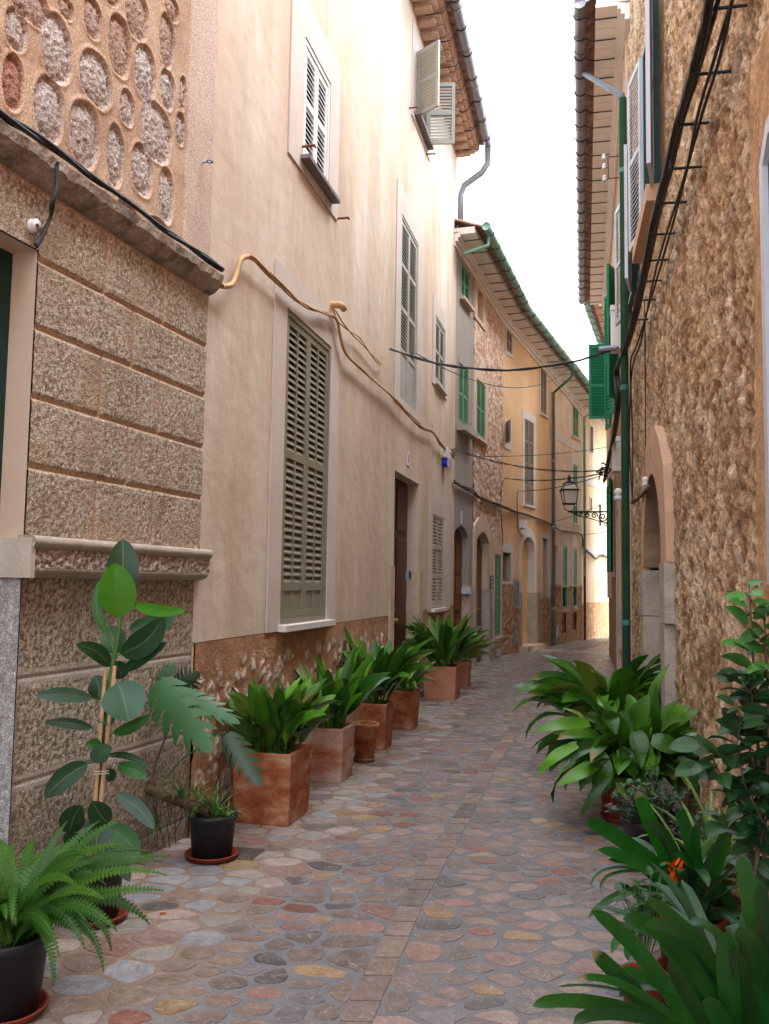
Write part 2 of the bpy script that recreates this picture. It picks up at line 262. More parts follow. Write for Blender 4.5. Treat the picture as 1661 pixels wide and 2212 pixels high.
# ---------------------------------------------------------------- object helpers
def tag(o, label=None, cat=None, group=None, kind=None):
    if label: o['label'] = label
    if cat: o['category'] = cat
    if group: o['group'] = group
    if kind: o['kind'] = kind
    return o
def thing(name, loc, label, cat, group=None):
    o = bpy.data.objects.new(name, None); COL.objects.link(o); o.location = Vector(loc); o.empty_display_size = .2
    return tag(o, label, cat, group)
def wloc(o):
    v = Vector((0, 0, 0))
    while o is not None: v = v + o.location; o = o.parent
    return v
class MB:
    def __init__(s): s.v = []; s.f = []; s.c = []; s.uv = []; s.cc = None
    def add(s, vs, fs, uv=None):
        o = len(s.v); s.v += [tuple(p) for p in vs]; s.f += [tuple(i + o for i in f) for f in fs]
        s.c += [s.cc or (1, 1, 1)] * len(vs); s.uv += uv if uv else [(0.0, 0.0)] * len(vs)
    def box(s, w, q0, q1, z0, z1, d0, d1):
        vs = [w.T(q, z, d) for d in (d0, d1) for z in (z0, z1) for q in (q0, q1)]
        s.add(vs, [(0, 1, 3, 2), (4, 6, 7, 5), (0, 4, 5, 1), (2, 3, 7, 6), (0, 2, 6, 4), (1, 5, 7, 3)])
    def slant(s, w, q0, q1, zf, zt, d0, d1):        # box whose z follows zf(q) bottom, zt(q) top
        vs = [w.T(q, z, d) for d in (d0, d1) for (q, z) in ((q0, zf(q0)), (q1, zf(q1)), (q0, zt(q0)), (q1, zt(q1)))]
        s.add(vs, [(0, 1, 3, 2), (4, 6, 7, 5), (0, 4, 5, 1), (2, 3, 7, 6), (0, 2, 6, 4), (1, 5, 7, 3)])
    def hexa(s, a8): s.add(a8, [(0, 1, 3, 2), (4, 6, 7, 5), (0, 4, 5, 1), (2, 3, 7, 6), (0, 2, 6, 4), (1, 5, 7, 3)])
    def panel(s, w, outer, holes=(), d=0.0, back=-.5, hback=None):
        loops = [[Vector((a, b, 0)) for a, b in outer]] + [[Vector((a, b, 0)) for a, b in h] for h in holes]
        pts = [p for lp in loops for p in lp]; tri = tessellate_polygon(loops)
        s.add([w.T(p.x, p.y, d) for p in pts], [tuple(t) for t in tri])
        for k, lp in enumerate(loops):
            bk = back if k == 0 else (hback[k - 1] if hback else back)
            n = len(lp); vs = [w.T(p.x, p.y, d) for p in lp] + [w.T(p.x, p.y, bk) for p in lp]
            s.add(vs, [(i, (i + 1) % n, n + (i + 1) % n, n + i) for i in range(n)])
    def fill(s, w, poly, d):
        tri = tessellate_polygon([[Vector((a, b, 0)) for a, b in poly]]); s.add([w.T(a, b, d) for a, b in poly], [tuple(t) for t in tri])
    def tube(s, pts, r, seg=8, cap=True):
        pts = [Vector(p) for p in pts]; n = len(pts); rr = r if hasattr(r, '__len__') else [r] * n; vs = []; prev = None
        for i, p in enumerate(pts):
            t = (pts[min(i + 1, n - 1)] - pts[max(i - 1, 0)])
            if t.length < 1e-9: t = Vector((0, 0, 1))
            t.normalize()
            if prev is None: a = t.orthogonal().normalized()
            else:
                a = prev - t * prev.dot(t)
                if a.length < 1e-6: a = t.orthogonal()
                a.normalize()
            prev = a; b = t.cross(a)
            for k in range(seg):
                th = 2 * math.pi * k / seg; vs.append(p + (a * math.cos(th) + b * math.sin(th)) * rr[i])
        fs = [(i * seg + k, i * seg + (k + 1) % seg, (i + 1) * seg + (k + 1) % seg, (i + 1) * seg + k) for i in range(n - 1) for k in range(seg)]
        if cap: fs += [tuple(range(seg)), tuple((n - 1) * seg + k for k in range(seg))]
        s.add(vs, fs)
    def lathe(s, c, prof, seg=32, jit=0):
        vs = []; n = len(prof)
        for r, z in prof:
            for k in range(seg):
                th = 2 * math.pi * k / seg; rr = r * (1 + jit * math.sin(3 * th + z * 9)); vs.append((c[0] + rr * math.cos(th), c[1] + rr * math.sin(th), c[2] + z))
        s.add(vs, [(i * seg + k, i * seg + (k + 1) % seg, (i + 1) * seg + (k + 1) % seg, (i + 1) * seg + k) for i in range(n - 1) for k in range(seg)])
    def build(s, name, m, parent=None, smooth=False, loc=None):
        base = wloc(parent) if parent else Vector(loc or (0, 0, 0))
        arr = np.array(s.v, dtype=np.float32) - np.array(base, dtype=np.float32)
        me = bpy.data.meshes.new(name); me.from_pydata(arr.tolist(), [], s.f)
        ca = me.color_attributes.new('Col', 'FLOAT_COLOR', 'POINT')
        cc = np.ones((len(s.v), 4), dtype=np.float32); cc[:, :3] = np.array(s.c, dtype=np.float32); ca.data.foreach_set('color', cc.ravel())
        uvl = me.uv_layers.new(name='UVMap'); vi = np.zeros(len(me.loops), dtype=np.int32); me.loops.foreach_get('vertex_index', vi)
        uvl.data.foreach_set('uv', np.array(s.uv, dtype=np.float32)[vi].ravel())
        if smooth: me.polygons.foreach_set('use_smooth', np.ones(len(me.polygons), dtype=bool))
        me.materials.append(m); me.update()
        o = bpy.data.objects.new(name, me); COL.objects.link(o)
        if parent: o.parent = parent
        else: o.location = base
        return o
def dup(src, parent, off):
    c = src.copy(); COL.objects.link(c); c.parent = parent; c.location = src.location + Vector(off)
    for ch in list(src.children): dup(ch, c, (0, 0, 0))
    return c
def boxes(name, m, parent, w, lst):
    for b in lst: k = MB(); k.box(w, *b); k.build(name, m, parent)
def body(house, w, q0, q1, h, d0=-.46, d1=-4.0):      # the mass of the building behind its facade
    k = MB(); k.box(w, q0, q1, 0, h, d1, d0); k.build('building_body', M_pinkp, house)
def rect(q0, q1, z0, z1): return [(q0, z0), (q1, z0), (q1, z1), (q0, z1)]
def arch(q0, q1, z0, zs, zt, n=14):
    pts = [(q0, z0), (q1, z0)]; c = (q0 + q1) / 2; a = (q1 - q0) / 2; h = zt - zs
    return pts + [(c + a * math.cos(math.pi * k / n), zs + h * math.sin(math.pi * k / n)) for k in range(0, n + 1)]
def seg_arch(q0, q1, z0, zs, zt, n=12):
    pts = [(q0, z0), (q1, z0)]
    return pts + [(q1 + (q0 - q1) * k / n, zs + (zt - zs) * (1 - (2 * k / n - 1) ** 2)) for k in range(n + 1)]
def relief(name, w, q0, q1, z0, z1, res, fn, m, parent, holes=None, thick=.3):
    nq = max(2, int((q1 - q0) / res) + 1); nz = max(2, int((z1 - z0) / res) + 1)
    Q, Z = np.meshgrid(np.linspace(q0, q1, nq), np.linspace(z0, z1, nz)); rt_ = fn(Q, Z); H, Cc = rt_[:2]; mk_ = rt_[2].ravel() if len(rt_) > 2 else None
    X = w.a[0] + w.u[0] * Q + w.n[0] * H; Y = w.a[1] + w.u[1] * Q + w.n[1] * H
    base = wloc(parent) if parent else Vector((0, 0, 0))
    V = np.stack([X - base.x, Y - base.y, Z - base.z], -1).reshape(-1, 3)
    I = np.arange(nq * nz).reshape(nz, nq); Fc = np.stack([I[:-1, :-1], I[:-1, 1:], I[1:, 1:], I[1:, :-1]], -1).reshape(-1, 4)
    if holes is not None:
        qc = (Q[:-1, :-1] + Q[1:, 1:]).ravel() / 2; zc = (Z[:-1, :-1] + Z[1:, 1:]).ravel() / 2
        keep = ~holes(qc, zc); Fc = Fc[keep]
    F = [tuple(r) for r in Fc.tolist()]; nv = len(V); cols = Cc.reshape(-1, 3)
    rim = [(q0, z0), (q1, z0), (q1, z1), (q0, z1)]   # closed back and sides give it thickness
    fr = np.array([w.T(a, b, -.01) for a, b in rim]) - np.array(base); bk = np.array([w.T(a, b, -thick) for a, b in rim]) - np.array(base)
    V = np.vstack([V, fr, bk]); cols = np.vstack([cols, np.tile(cols.mean(0), (8, 1))])
    if holes is None: F += [(nv + i, nv + (i + 1) % 4, nv + 4 + (i + 1) % 4, nv + 4 + i) for i in range(4)] + [(nv + 4, nv + 5, nv + 6, nv + 7)]
    me = bpy.data.meshes.new(name); me.from_pydata(V.tolist(), [], F)
    ca = me.color_attributes.new('Col', 'FLOAT_COLOR', 'POINT'); cc = np.ones((len(V), 4), dtype=np.float32); cc[:, :3] = cols
    if mk_ is not None: cc[:len(mk_), 3] = mk_
    ca.data.foreach_set('color', cc.ravel())
    me.polygons.foreach_set('use_smooth', np.ones(len(me.polygons), dtype=bool)); me.materials.append(m); me.update()
    o = bpy.data.objects.new(name, me); COL.objects.link(o); o.parent = parent; return o
def mixcol(a, b, t):
    a = a if isinstance(a, np.ndarray) and a.ndim > 1 else np.array(a[:3]); b = b if isinstance(b, np.ndarray) and b.ndim > 1 else np.array(b[:3])
    t = np.asarray(t)[..., None]; return a * (1 - t) + b * t

# ---------------------------------------------------------------- shutters, windows, doors
def leaf_mesh(w, q0, q1, z0, z1, d, rows, cols=1, th=.035, stile=.05, pitch=.05, tilt=1):
    """one louvred leaf; rows = list of (fraction of height, 'l' louvre / 's' solid), bottom first"""
    m = MB(); m.box(w, q0, q0 + stile, z0, z1, d - th, d); m.box(w, q1 - stile, q1, z0, z1, d - th, d)
    rail = stile * 1.2; z = z0; H = z1 - z0; i0, i1 = q0 + stile, q1 - stile
    m.box(w, i0, i1, z0, z0 + rail, d - th, d - .002); m.box(w, i0, i1, z1 - rail, z1, d - th, d - .002)
    zz = [z0]
    for fr, _ in rows: z += fr * H; zz.append(z)
    for k, (fr, kind) in enumerate(rows):
        a = zz[k] + (rail if k == 0 else rail / 2); b = zz[k + 1] - (rail if k == len(rows) - 1 else rail / 2)
        if k < len(rows) - 1: m.box(w, i0, i1, b, b + rail, d - th, d - .002)
        for c in range(cols):
            x0 = i0 + (i1 - i0) * c / cols + (.012 if c else 0); x1 = i0 + (i1 - i0) * (c + 1) / cols - (.012 if c < cols - 1 else 0)
            if c: m.box(w, x0 - .024, x0, a, b, d - th, d - .003)
            if kind == 's': m.box(w, x0, x1, a, b, d - th * .7, d - th * .35)
            else:
                n = max(1, int((b - a) / pitch)); p = (b - a) / n
                for j in range(n):
                    zc = a + (j + .5) * p; vs = []
                    for dd, oz in ((d - th + .004, .34 * p), (d - .006, -.42 * p)):
                        for ez in (-.10 * p, .10 * p):
                            for q in (x0, x1): vs.append(w.T(q, zc + oz * tilt + ez, dd))
                    m.hexa(vs)
    return m
def window(house, w, trim, sh, mtrim, msh, rows=((.5, 'l'), (.5, 'l')), cols=1, sill=None, leaves=2, proud=.014, rec=-.1, name='window', bottomtrim=True, msill=None, pitch=.05, frame=.0, msf=None):
    (t0, t1, tz0, tz1), (q0, q1, z0, z1) = trim, sh
    m = MB(); m.panel(w, rect(t0, t1, tz0, tz1), [rect(q0, q1, z0, z1)], proud, 0.002, [rec]); root = m.build(name, mtrim, house)
    m = MB(); m.fill(w, rect(q0, q1, z0, z1), rec); m.build('window_pane', M_dark, root)
    if frame:
        m = MB(); m.panel(w, rect(q0 + .002, q1 - .002, z0 + .002, z1 - .002), [rect(q0 + frame, q1 - frame, z0 + frame, z1 - frame)], proud - .008, proud - .06); m.build('window_frame', msf or msh, root)
    f = frame + .002; lw = (q1 - q0 - 2 * f) / leaves
    for k in range(leaves):
        leaf_mesh(w, q0 + f + k * lw + .002, q0 + f + (k + 1) * lw - .002, z0 + f, z1 - f, proud - .016, rows, cols, pitch=pitch).build('shutter', msh, root)
    if sill:
        s0, s1, sz, dp, h = sill; m = MB(); m.box(w, s0, s1, sz, sz + h, .003, dp); m.build('window_sill', msill or mtrim, root)
    return root
def door_panel(w, q0, q1, z0, z1, d, m=None):
    m = m or MB(); m.box(w, q0, q1, z0, z1, d - .05, d); H = z1 - z0; W_ = (q1 - q0) / 2
    for k in range(2):
        for a, b in ((.04, .38), (.42, .72), (.76, .96)):
            x0 = q0 + k * W_ + .06; x1 = q0 + (k + 1) * W_ - .06; m.box(w, x0, x1, z0 + a * H, z0 + b * H, d, d + .018)
    return m
def text_mesh(txt, size, w, q, z, d, m, parent, name='number'):
    cu = bpy.data.curves.new('t', 'FONT'); cu.body = txt; cu.size = size; cu.extrude = .001; cu.align_x = 'CENTER'
    o = bpy.data.objects.new('t', cu); COL.objects.link(o); dg = bpy.context.evaluated_depsgraph_get()
    me = bpy.data.meshes.new_from_object(o.evaluated_get(dg)); sgn = 1 if (w.u[0] * w.n[1] - w.u[1] * w.n[0]) < 0 else -1
    mb = MB(); mb.add([w.T(q + sgn * v.co.x, z + v.co.y, d + v.co.z) for v in me.vertices], [tuple(p.vertices) for p in me.polygons])
    bpy.data.objects.remove(o); return mb.build(name, m, parent)

# ---------------------------------------------------------------- eaves
def eave(house, w, q0, q1, zf, over=.55, style='soffit', gm=None, gr=.08, brspace=.45, tiles=True, soffm=None, cap=(True, True)):
    soffm = soffm or M_soff; rise = .12
    if style == 'soffit':
        m = MB(); m.slant(w, q0, q1, lambda q: zf(q) - .20, lambda q: zf(q) + .02, -.02, .05); m.slant(w, q0, q1, lambda q: zf(q) - .12, lambda q: zf(q) + .03, .05, .10); m.slant(w, q0, q1, lambda q: zf(q) - .05, lambda q: zf(q) + .04, .10, .14)
        m.build('cornice', soffm, house)
        m = MB(); n = max(1, int((q1 - q0) / .42))
        for k in range(n):
            a = q0 + (q1 - q0) * k / n; b = q0 + (q1 - q0) * (k + 1) / n - .012
            m.slant(w, a, b, lambda q: zf(q) + .0, lambda q: zf(q) + .05, .13, over * .76)
        m.slant(w, q0, q1, lambda q: zf(q) + .05, lambda q: zf(q) + .12, -.3, over * .76 - .01)
        m.build('soffit', soffm, house)
        tin = over * .76 - .02
    else:
        m = MB(); n = int((q1 - q0) / .285)
        for k in range(n):
            a = q0 + (q1 - q0) * (k + .5) / n; z = zf(a)
            for h, wd, dp in ((0.0, .15, .26), (.05, .19, .34), (.10, .25, .40)): m.box(w, a - wd / 2, a + wd / 2, z + h - .02, z + h + .022, -.02, dp)
        m.slant(w, q0, q1, lambda q: zf(q) + .122, lambda q: zf(q) + .2, -.3, .42); m.build('corbel_course', M_terra, house)
        tin = .38
    # roof of barrel tiles, sloping up away from the street
    m = MB(); per = .23; n = int((q1 - q0) / per); vs = []; sub = 6; nq = n * sub + 1; z_off = .10 if style == 'soffit' else .2
    rowsd = [over + .03, over - .12, over - .3, over - .6, over - 1.2, over - 2.4]
    for side in (0, 1):
        for d in rowsd:
            for i in range(nq):
                q = q0 + (q1 - q0) * i / (nq - 1); ph = (i % sub) / sub; hgt = abs(math.sin(math.pi * (i / sub))) * .075
                jt = .012 * math.sin(i // sub * 7.3)
                vs.append(w.T(q, zf(q) + z_off + (over - d) * .36 + hgt - side * .02 + jt, d - side * .0 + jt))
    R_ = len(rowsd); fs = []
    for side in (0, 1):
        o = side * R_ * nq
        for r in range(R_ - 1):
            for i in range(nq - 1): fs.append((o + r * nq + i, o + r * nq + i + 1, o + (r + 1) * nq + i + 1, o + (r + 1) * nq + i))
    for i in range(nq - 1): fs.append((i, i + 1, R_ * nq + i + 1, R_ * nq + i))
    m.add(vs, fs); m.build('roof', M_terrad, house)
    # gutter with its brackets
    gz = lambda q: zf(q) + z_off + .0
    m = MB(); N = max(2, int((q1 - q0) / .9)); pts = [w.T(q0 + (q1 - q0) * k / N, gz(q0 + (q1 - q0) * k / N), over + .07) for k in range(N + 1)]
    m.tube(pts, gr, 12)
    for k in range(1, N):
        p = Vector(pts[k]); t = (Vector(pts[1]) - Vector(pts[0])).normalized(); m.tube([p - t * .02, p + t * .02], gr * 1.09, 12)
    gut = m.build('gutter', gm or M_gpipe, house, True)
    nb = int((q1 - q0) / brspace); first = None
    for k in range(nb):
        q = q0 + (q1 - q0) * (k + .5) / nb
        if first is None:
            m = MB(); z = gz(q); c = over + .07
            m.tube([w.T(q, zf(q) - .012, .14), w.T(q, zf(q) - .012, over * .8), w.T(q, z - gr * .7, c - gr * .75)] + [w.T(q, z - math.sin(a) * (gr + .008), c - math.cos(a) * (gr + .008)) for a in [math.pi * (j / 8) for j in range(2, 9)]], .008, 5)
            first = m.build('gutter_bracket', M_iron, gut); fq = q
        else:
            dq = q - fq; off = w.u * dq; dup(first, gut, (off[0], off[1], zf(q) - zf(fq)))
    return gut
# ================================================================ GROUND
m = MB(); m.add([(-900, -900, -.012), (900, -900, -.012), (900, 900, -.012), (-900, 900, -.012)], [(0, 1, 2, 3)]); tag(m.build('ground', M_ground), kind='structure')
def left_edge(y):
    pts = [tuple(A - u0 * 12), tuple(A), tuple(B), tuple(C), tuple(D), tuple(E_), tuple(b6.a + b6.u * b6.L), (14.5, 40)]
    for (xa, ya), (xb, yb) in zip(pts, pts[1:]):
        if ya <= y <= yb: return xa + (xb - xa) * (y - ya) / (yb - ya)
    return pts[-1][0] if y > pts[-1][1] else pts[0][0]
def right_edge(y):
    pts = [tuple(w0.a - w0.u * 12), tuple(K), tuple(E1), (E1[0] + 8.2, E1[1] + 12), (14.5, 40)]
    for (xa, ya), (xb, yb) in zip(pts, pts[1:]):
        if ya <= y <= yb: return xa + (xb - xa) * (y - ya) / (yb - ya)
    return pts[-1][0] if y > pts[-1][1] else pts[0][0]
# mortar bed of the street
ys = np.concatenate([np.arange(-7, 8, .06), np.arange(8, 39, .2)]); nx = 60; vs = []; cs = []
for y in ys:
    a, b = left_edge(y) - .15, right_edge(y) + .3
    for i in range(nx + 1): vs.append((a + (b - a) * i / nx, y, -.0015))
V_ = np.array(vs); tt = (V_[:, 0] - np.repeat([left_edge(y) for y in ys], nx + 1)); nz_ = fbm(V_[:, 0] * 2, V_[:, 1] * 2, 4)
k_ = sstep(1.15, .75, tt + nz_ * .25); cm = mixcol(S(134, 131, 130), S(152, 128, 110), k_) * (1 + .12 * fbm(V_[:, 0] * 5, V_[:, 1] * 5, 3))[:, None]
V_[:, 2] += nz_ * .001
m = MB(); m.add([tuple(p) for p in V_], [(r * (nx + 1) + i, r * (nx + 1) + i + 1, (r + 1) * (nx + 1) + i + 1, (r + 1) * (nx + 1) + i) for r in range(len(ys) - 1) for i in range(nx)])
m.c = [tuple(c) for c in cm]; tag(m.build('road', M_mortar, None, True), kind='structure')
# band of squared stones down the middle
band = [g(*r6(x, y)) for x, y in ((30, 1140), (65, 1055), (130, 905), (185, 830), (260, 700), (320, 600), (380, 490), (430, 390), (490, 300), (530, 240), (580, 150), (620, 60))]
dv = (band[0] - band[3]) / np.linalg.norm(band[0] - band[3]); band = [band[0] + dv * 4] + band
band += [(np.array([left_edge(y), y]) * .42 + np.array([right_edge(y), y]) * .58) for y in (15, 18, 21, 24, 27, 30)]
band = [p for i, p in enumerate(band) if i == 0 or p[1] > band[i - 1][1]]
BY = np.array([p[1] for p in band]); BX = np.array([p[0] for p in band]); ker = np.exp(-np.linspace(-2, 2, 25) ** 2); ker /= ker.sum()
yy_ = np.arange(BY[0], BY[-1], .05); xx_ = np.interp(yy_, BY, BX); xx_ = np.convolve(np.pad(xx_, 12, 'edge'), ker, 'valid')
bandx = lambda y: float(np.interp(y, yy_, xx_))
PAL = [((150, 122, 112), 22), ((140, 118, 110), 18), ((124, 108, 100), 12), ((158, 132, 116), 14), ((168, 142, 128), 10), ((112, 100, 96), 6), ((176, 140, 92), 6), ((144, 78, 64), 4), ((82, 80, 82), 4), ((118, 116, 124), 3), ((160, 116, 104), 9), ((92, 90, 84), 4)]
PL = [p for p, _ in PAL]; PW = np.array([w for _, w in PAL], float); PW /= PW.sum()
rs = np.random.RandomState(11)
SX, SY = .150, .108
def stonecol(tl=9):
    c = PL[rs.choice(len(PL), p=PW)]; k = rs.uniform(.85, 1.15); c = (np.array(S(*c)[:3]) * .72 + np.array(S(146, 132, 122)[:3]) * .28) * k
    if tl < .9 and rs.rand() < .75: c = np.array(S(*((168, 156, 148), (158, 156, 158), (178, 158, 148), (160, 150, 140))[rs.randint(4)])[:3]) * k
    return tuple(c)
pts = []
cell = {}
def sc(y): return 1.0 if y < 12 else 1.0 + .02 * (y - 12)
cg = {}; R0_ = .104
def ok_(x, y, r):
    u_, v_ = x / (SX / SY), y; ci, cj = int(u_ / .12), int(v_ / .12); k = int(r / .12) + 2
    for a in range(ci - k, ci + k + 1):
        for b in range(cj - k, cj + k + 1):
            for (p, q, rr) in cg.get((a, b), ()):
                if (p - u_) ** 2 + (q - v_) ** 2 < ((r + rr) / 2) ** 2: return False
    cg.setdefault((ci, cj), []).append((u_, v_, r)); return True
for stage, (k0_, tries) in enumerate(((1.15, 9000), (.86, 20000), (.66, 22000))):
    for _ in range(tries):
        y = -.5 + 31.5 * rs.rand() ** 1.25; xl, xr = left_edge(y) - .1, right_edge(y) + .15; x = rs.uniform(xl, xr)
        r = R0_ * sc(y) * k0_ * (1.2 if x - left_edge(y) < .9 else 1.0)
        if ok_(x, y, r): pts.append((x, y))
pts = [p for p in pts if abs(p[0] - bandx(p[1])) > .10]
# ghost sites inside the band keep the field stones out of it
yb = -.5; bandst = []
while yb < 31:
    L_ = rs.uniform(.13, .24); bandst.append((yb, yb + L_)); yb += L_
ghost = []
yb = -.5
while yb < 31: ghost.append((bandx(yb), yb)); yb += .03
allp = np.array(pts); N = len(pts); gp = np.array(ghost)
grid = {}
AS = SX / SY
cs_ = .2
for i, p in enumerate(allp): grid.setdefault((int(p[0] / cs_), int(p[1] / cs_)), []).append(i)
def clip(poly, nx_, ny_, c):
    out = []
    for i in range(len(poly)):
        p, q = poly[i], poly[(i + 1) % len(poly)]; dp = p[0] * nx_ + p[1] * ny_ - c; dq = q[0] * nx_ + q[1] * ny_ - c
        if dp <= 0: out.append(p)
        if dp * dq < 0: t = dp / (dp - dq); out.append((p[0] + (q[0] - p[0]) * t, p[1] + (q[1] - p[1]) * t))
    return out
sm = MB()
def add_stone(poly, col, h):
    for it_ in range(2):
        o = []; aa = .22 if it_ == 0 else .26
        for i in range(len(poly)):
            p, q = poly[i], poly[(i + 1) % len(poly)]; o += [(p[0] * (1 - aa) + q[0] * aa, p[1] * (1 - aa) + q[1] * aa), (p[0] * aa + q[0] * (1 - aa), p[1] * aa + q[1] * (1 - aa))]
        poly = o
        if len(poly) > 24: break
    cxx = sum(p[0] for p in poly) / len(poly); cyy = sum(p[1] for p in poly) / len(poly)
    w_ = [1 + rs.uniform(-.055, .045) for _ in poly]
    poly = [(cxx + (p[0] - cxx) * k, cyy + (p[1] - cyy) * k) for p, k in zip(poly, w_)]
    n = len(poly); tx_, ty_ = rs.uniform(-.004, .004, 2)
    zz = lambda x, y: h + (x - cxx) * tx_ + (y - cyy) * ty_
    vs = [(x, y, -.006) for x, y in poly] + [(cxx + (x - cxx) * .97, cyy + (y - cyy) * .97, zz(x, y)) for x, y in poly]
    sm.cc = col; sm.add(vs, [(i, (i + 1) % n, n + (i + 1) % n, n + i) for i in range(n)] + [tuple(range(n, 2 * n))])
for i in range(N):
    x, y = allp[i]; s_ = sc(y); R_ = .26 * s_; poly = [(-R_, -R_ * .7), (R_, -R_ * .7), (R_, R_ * .7), (-R_, R_ * .7)]; gap = rs.uniform(.009, .020) * (1 if x - left_edge(y) > .8 else .6)
    ci, cj = int(x / cs_), int(y / cs_); nb = [j for a in (-2, -1, 0, 1, 2) for b in (-2, -1, 0, 1, 2) for j in grid.get((ci + a, cj + b), ()) if j != i]
    for j in nb:
        dx, dy = allp[j][0] - x, allp[j][1] - y; wy = AS * AS * .8
        # anisotropic bisector
        nx_, ny_ = dx, dy * wy; c = (dx * dx + dy * dy * wy) / 2; L_ = math.hypot(nx_, ny_)
        poly = clip(poly, nx_ / L_, ny_ / L_, c / L_ - gap)
        if len(poly) < 3: break
    if len(poly) < 3: continue
    bx = bandx(y) - x
    if abs(bx) < .35: sg = 1 if bx > 0 else -1; poly = clip(poly, sg, 0, abs(bx) - .072)
    le, re = left_edge(y) - x, right_edge(y) - x; poly = clip(poly, -1, 0, -le + .1) if poly else poly
    if len(poly) < 3: continue
    xs = [p[0] for p in poly]; yq = [p[1] for p in poly]
    if (max(xs) - min(xs)) < .03 or (max(yq) - min(yq)) < .02: continue
    add_stone([(p[0] + x, p[1] + y) for p in poly], stonecol(x - left_edge(y)), rs.uniform(.0006, .0022))
for a, b in bandst:
    hw = .058; rr = lambda: rs.uniform(-.004, .004); n = 3; a += .006; b -= .006
    poly = [(bandx(a) - hw + rr(), a + rr()), (bandx(a) + hw + rr(), a + rr()), (bandx(b) + hw + rr(), b + rr()), (bandx(b) - hw + rr(), b + rr())]
    k = len(poly); sm.cc = stonecol(); vs = [(x, y, -.006) for x, y in poly] + [(x, y, .003) for x, y in poly]
    sm.add(vs, [(i, (i + 1) % k, k + (i + 1) % k, k + i) for i in range(k)] + [tuple(range(k, 2 * k))])
tag(sm.build('paving_stones', M_stones), kind='structure')

# ================================================================ HOUSE 0 : ashlar house on the near left
h0 = thing('stone_house', (*A, 0), 'nearest left house of hammered stone blocks, with oval stones in pink plaster above its ledge', 'house')
OQ1 = 2.39
rowsz = [1.78, 2.124, 2.457, 2.79, 3.12, 3.47]; joints = [[2.911, 3.455], [3.183], [2.914, 3.477], [3.19], [2.92, 3.49]]
def ash(Q, Z):
    n = fbm(Q * 44, Z * 44, 3, .6) + .3 * fbm(Q * 15, Z * 15, 2); big = fbm(Q * 3, Z * 3, 3); dj = np.full(Q.shape, 9.0)
    for k, z in enumerate(rowsz):
        dj = np.minimum(dj, np.abs(Z - z + .003 * big))
        if k < 5:
            for j in joints[k]: dj = np.where((Z > rowsz[k]) & (Z < rowsz[k + 1]), np.minimum(dj, np.abs(Q - j + .003 * big)), dj)
    low = Z < 1.62
    dl = np.minimum(np.minimum(np.abs(Z - 1.13), np.abs(Z - .645)), np.abs(Z - .12))
    rough = sstep(.007, .020, dj); H = np.where(low, 0, .011 * rough - .006 * sstep(.007, .003, dj)) + .0040 * n * np.where(low, sstep(.03, .045, dl), rough)
    H = np.where(low, H - .022 - .008 * sstep(.006, .003, dl), H)
    base = mixcol(S(146, 124, 100), S(212, 199, 182), sstep(-.45, .45, n * .8 + big * .35))
    brown = mixcol(base, S(156, 128, 98), .5 * sstep(.05, .45, big + .25 * n))
    jc = mixcol(brown, S(194, 168, 142), np.where(low, 0, 1 - sstep(.006, .02, dj)))
    lo = mixcol(S(130, 114, 92), S(206, 196, 180), sstep(-.4, .4, n)); lo = mixcol(lo, S(184, 174, 164), sstep(.045, .03, dl))
    damp = sstep(.75, .1, Z + .3 * big) * .45; lo = mixcol(lo, S(112, 92, 72), damp)
    return H, np.where(low[..., None], lo, jc), np.where(low, sstep(.03, .045, dl) * .85 + .15, .15 + .85 * rough)
relief('wall', b0, 1.75, 4.0, 0, 3.5, .0082, ash, M_ash, h0, holes=lambda q, z: (q < OQ1) & (z < 3.16))
m = MB(); m.panel(b0, [(-9, 0), (1.05, 0), (1.05, 3.16), (1.76, 3.16), (1.76, 3.5), (-9, 3.5)], [], 0, -.4); m.build('wall_block', M_stonewarm, h0)
# jamb faces of the doorway
m = MB(); m.add([b0.T(OQ1, 1.78, .002), b0.T(OQ1, 3.16, .002), b0.T(OQ1, 3.16, -.4), b0.T(OQ1, 1.78, -.4), b0.T(1.05, 3.16, .002), b0.T(1.05, 3.16, -.4)], [(0, 1, 2, 3), (1, 2, 5, 4)])
m.build('door_reveal', M_pinkp, h0)
def jambs(Q, Z):
    n = fbm(Q * 30, Z * 30, 4, .6); return .004 * n, mixcol(S(176, 168, 162), S(206, 202, 200), sstep(-.3, .3, n))
jw = W(np.array(b0.T(OQ1, 0, 0)[:2]), -b0.n, -b0.u)
relief('door_jamb', jw, 0, .4, 0, 1.62, .01, jambs, M_ash, h0, thick=.012)
m = MB(); m.box(b0, 1.05, OQ1 + .002, 0, 3.16, -.22, -.14); m.build('door', M_dgreen, h0)
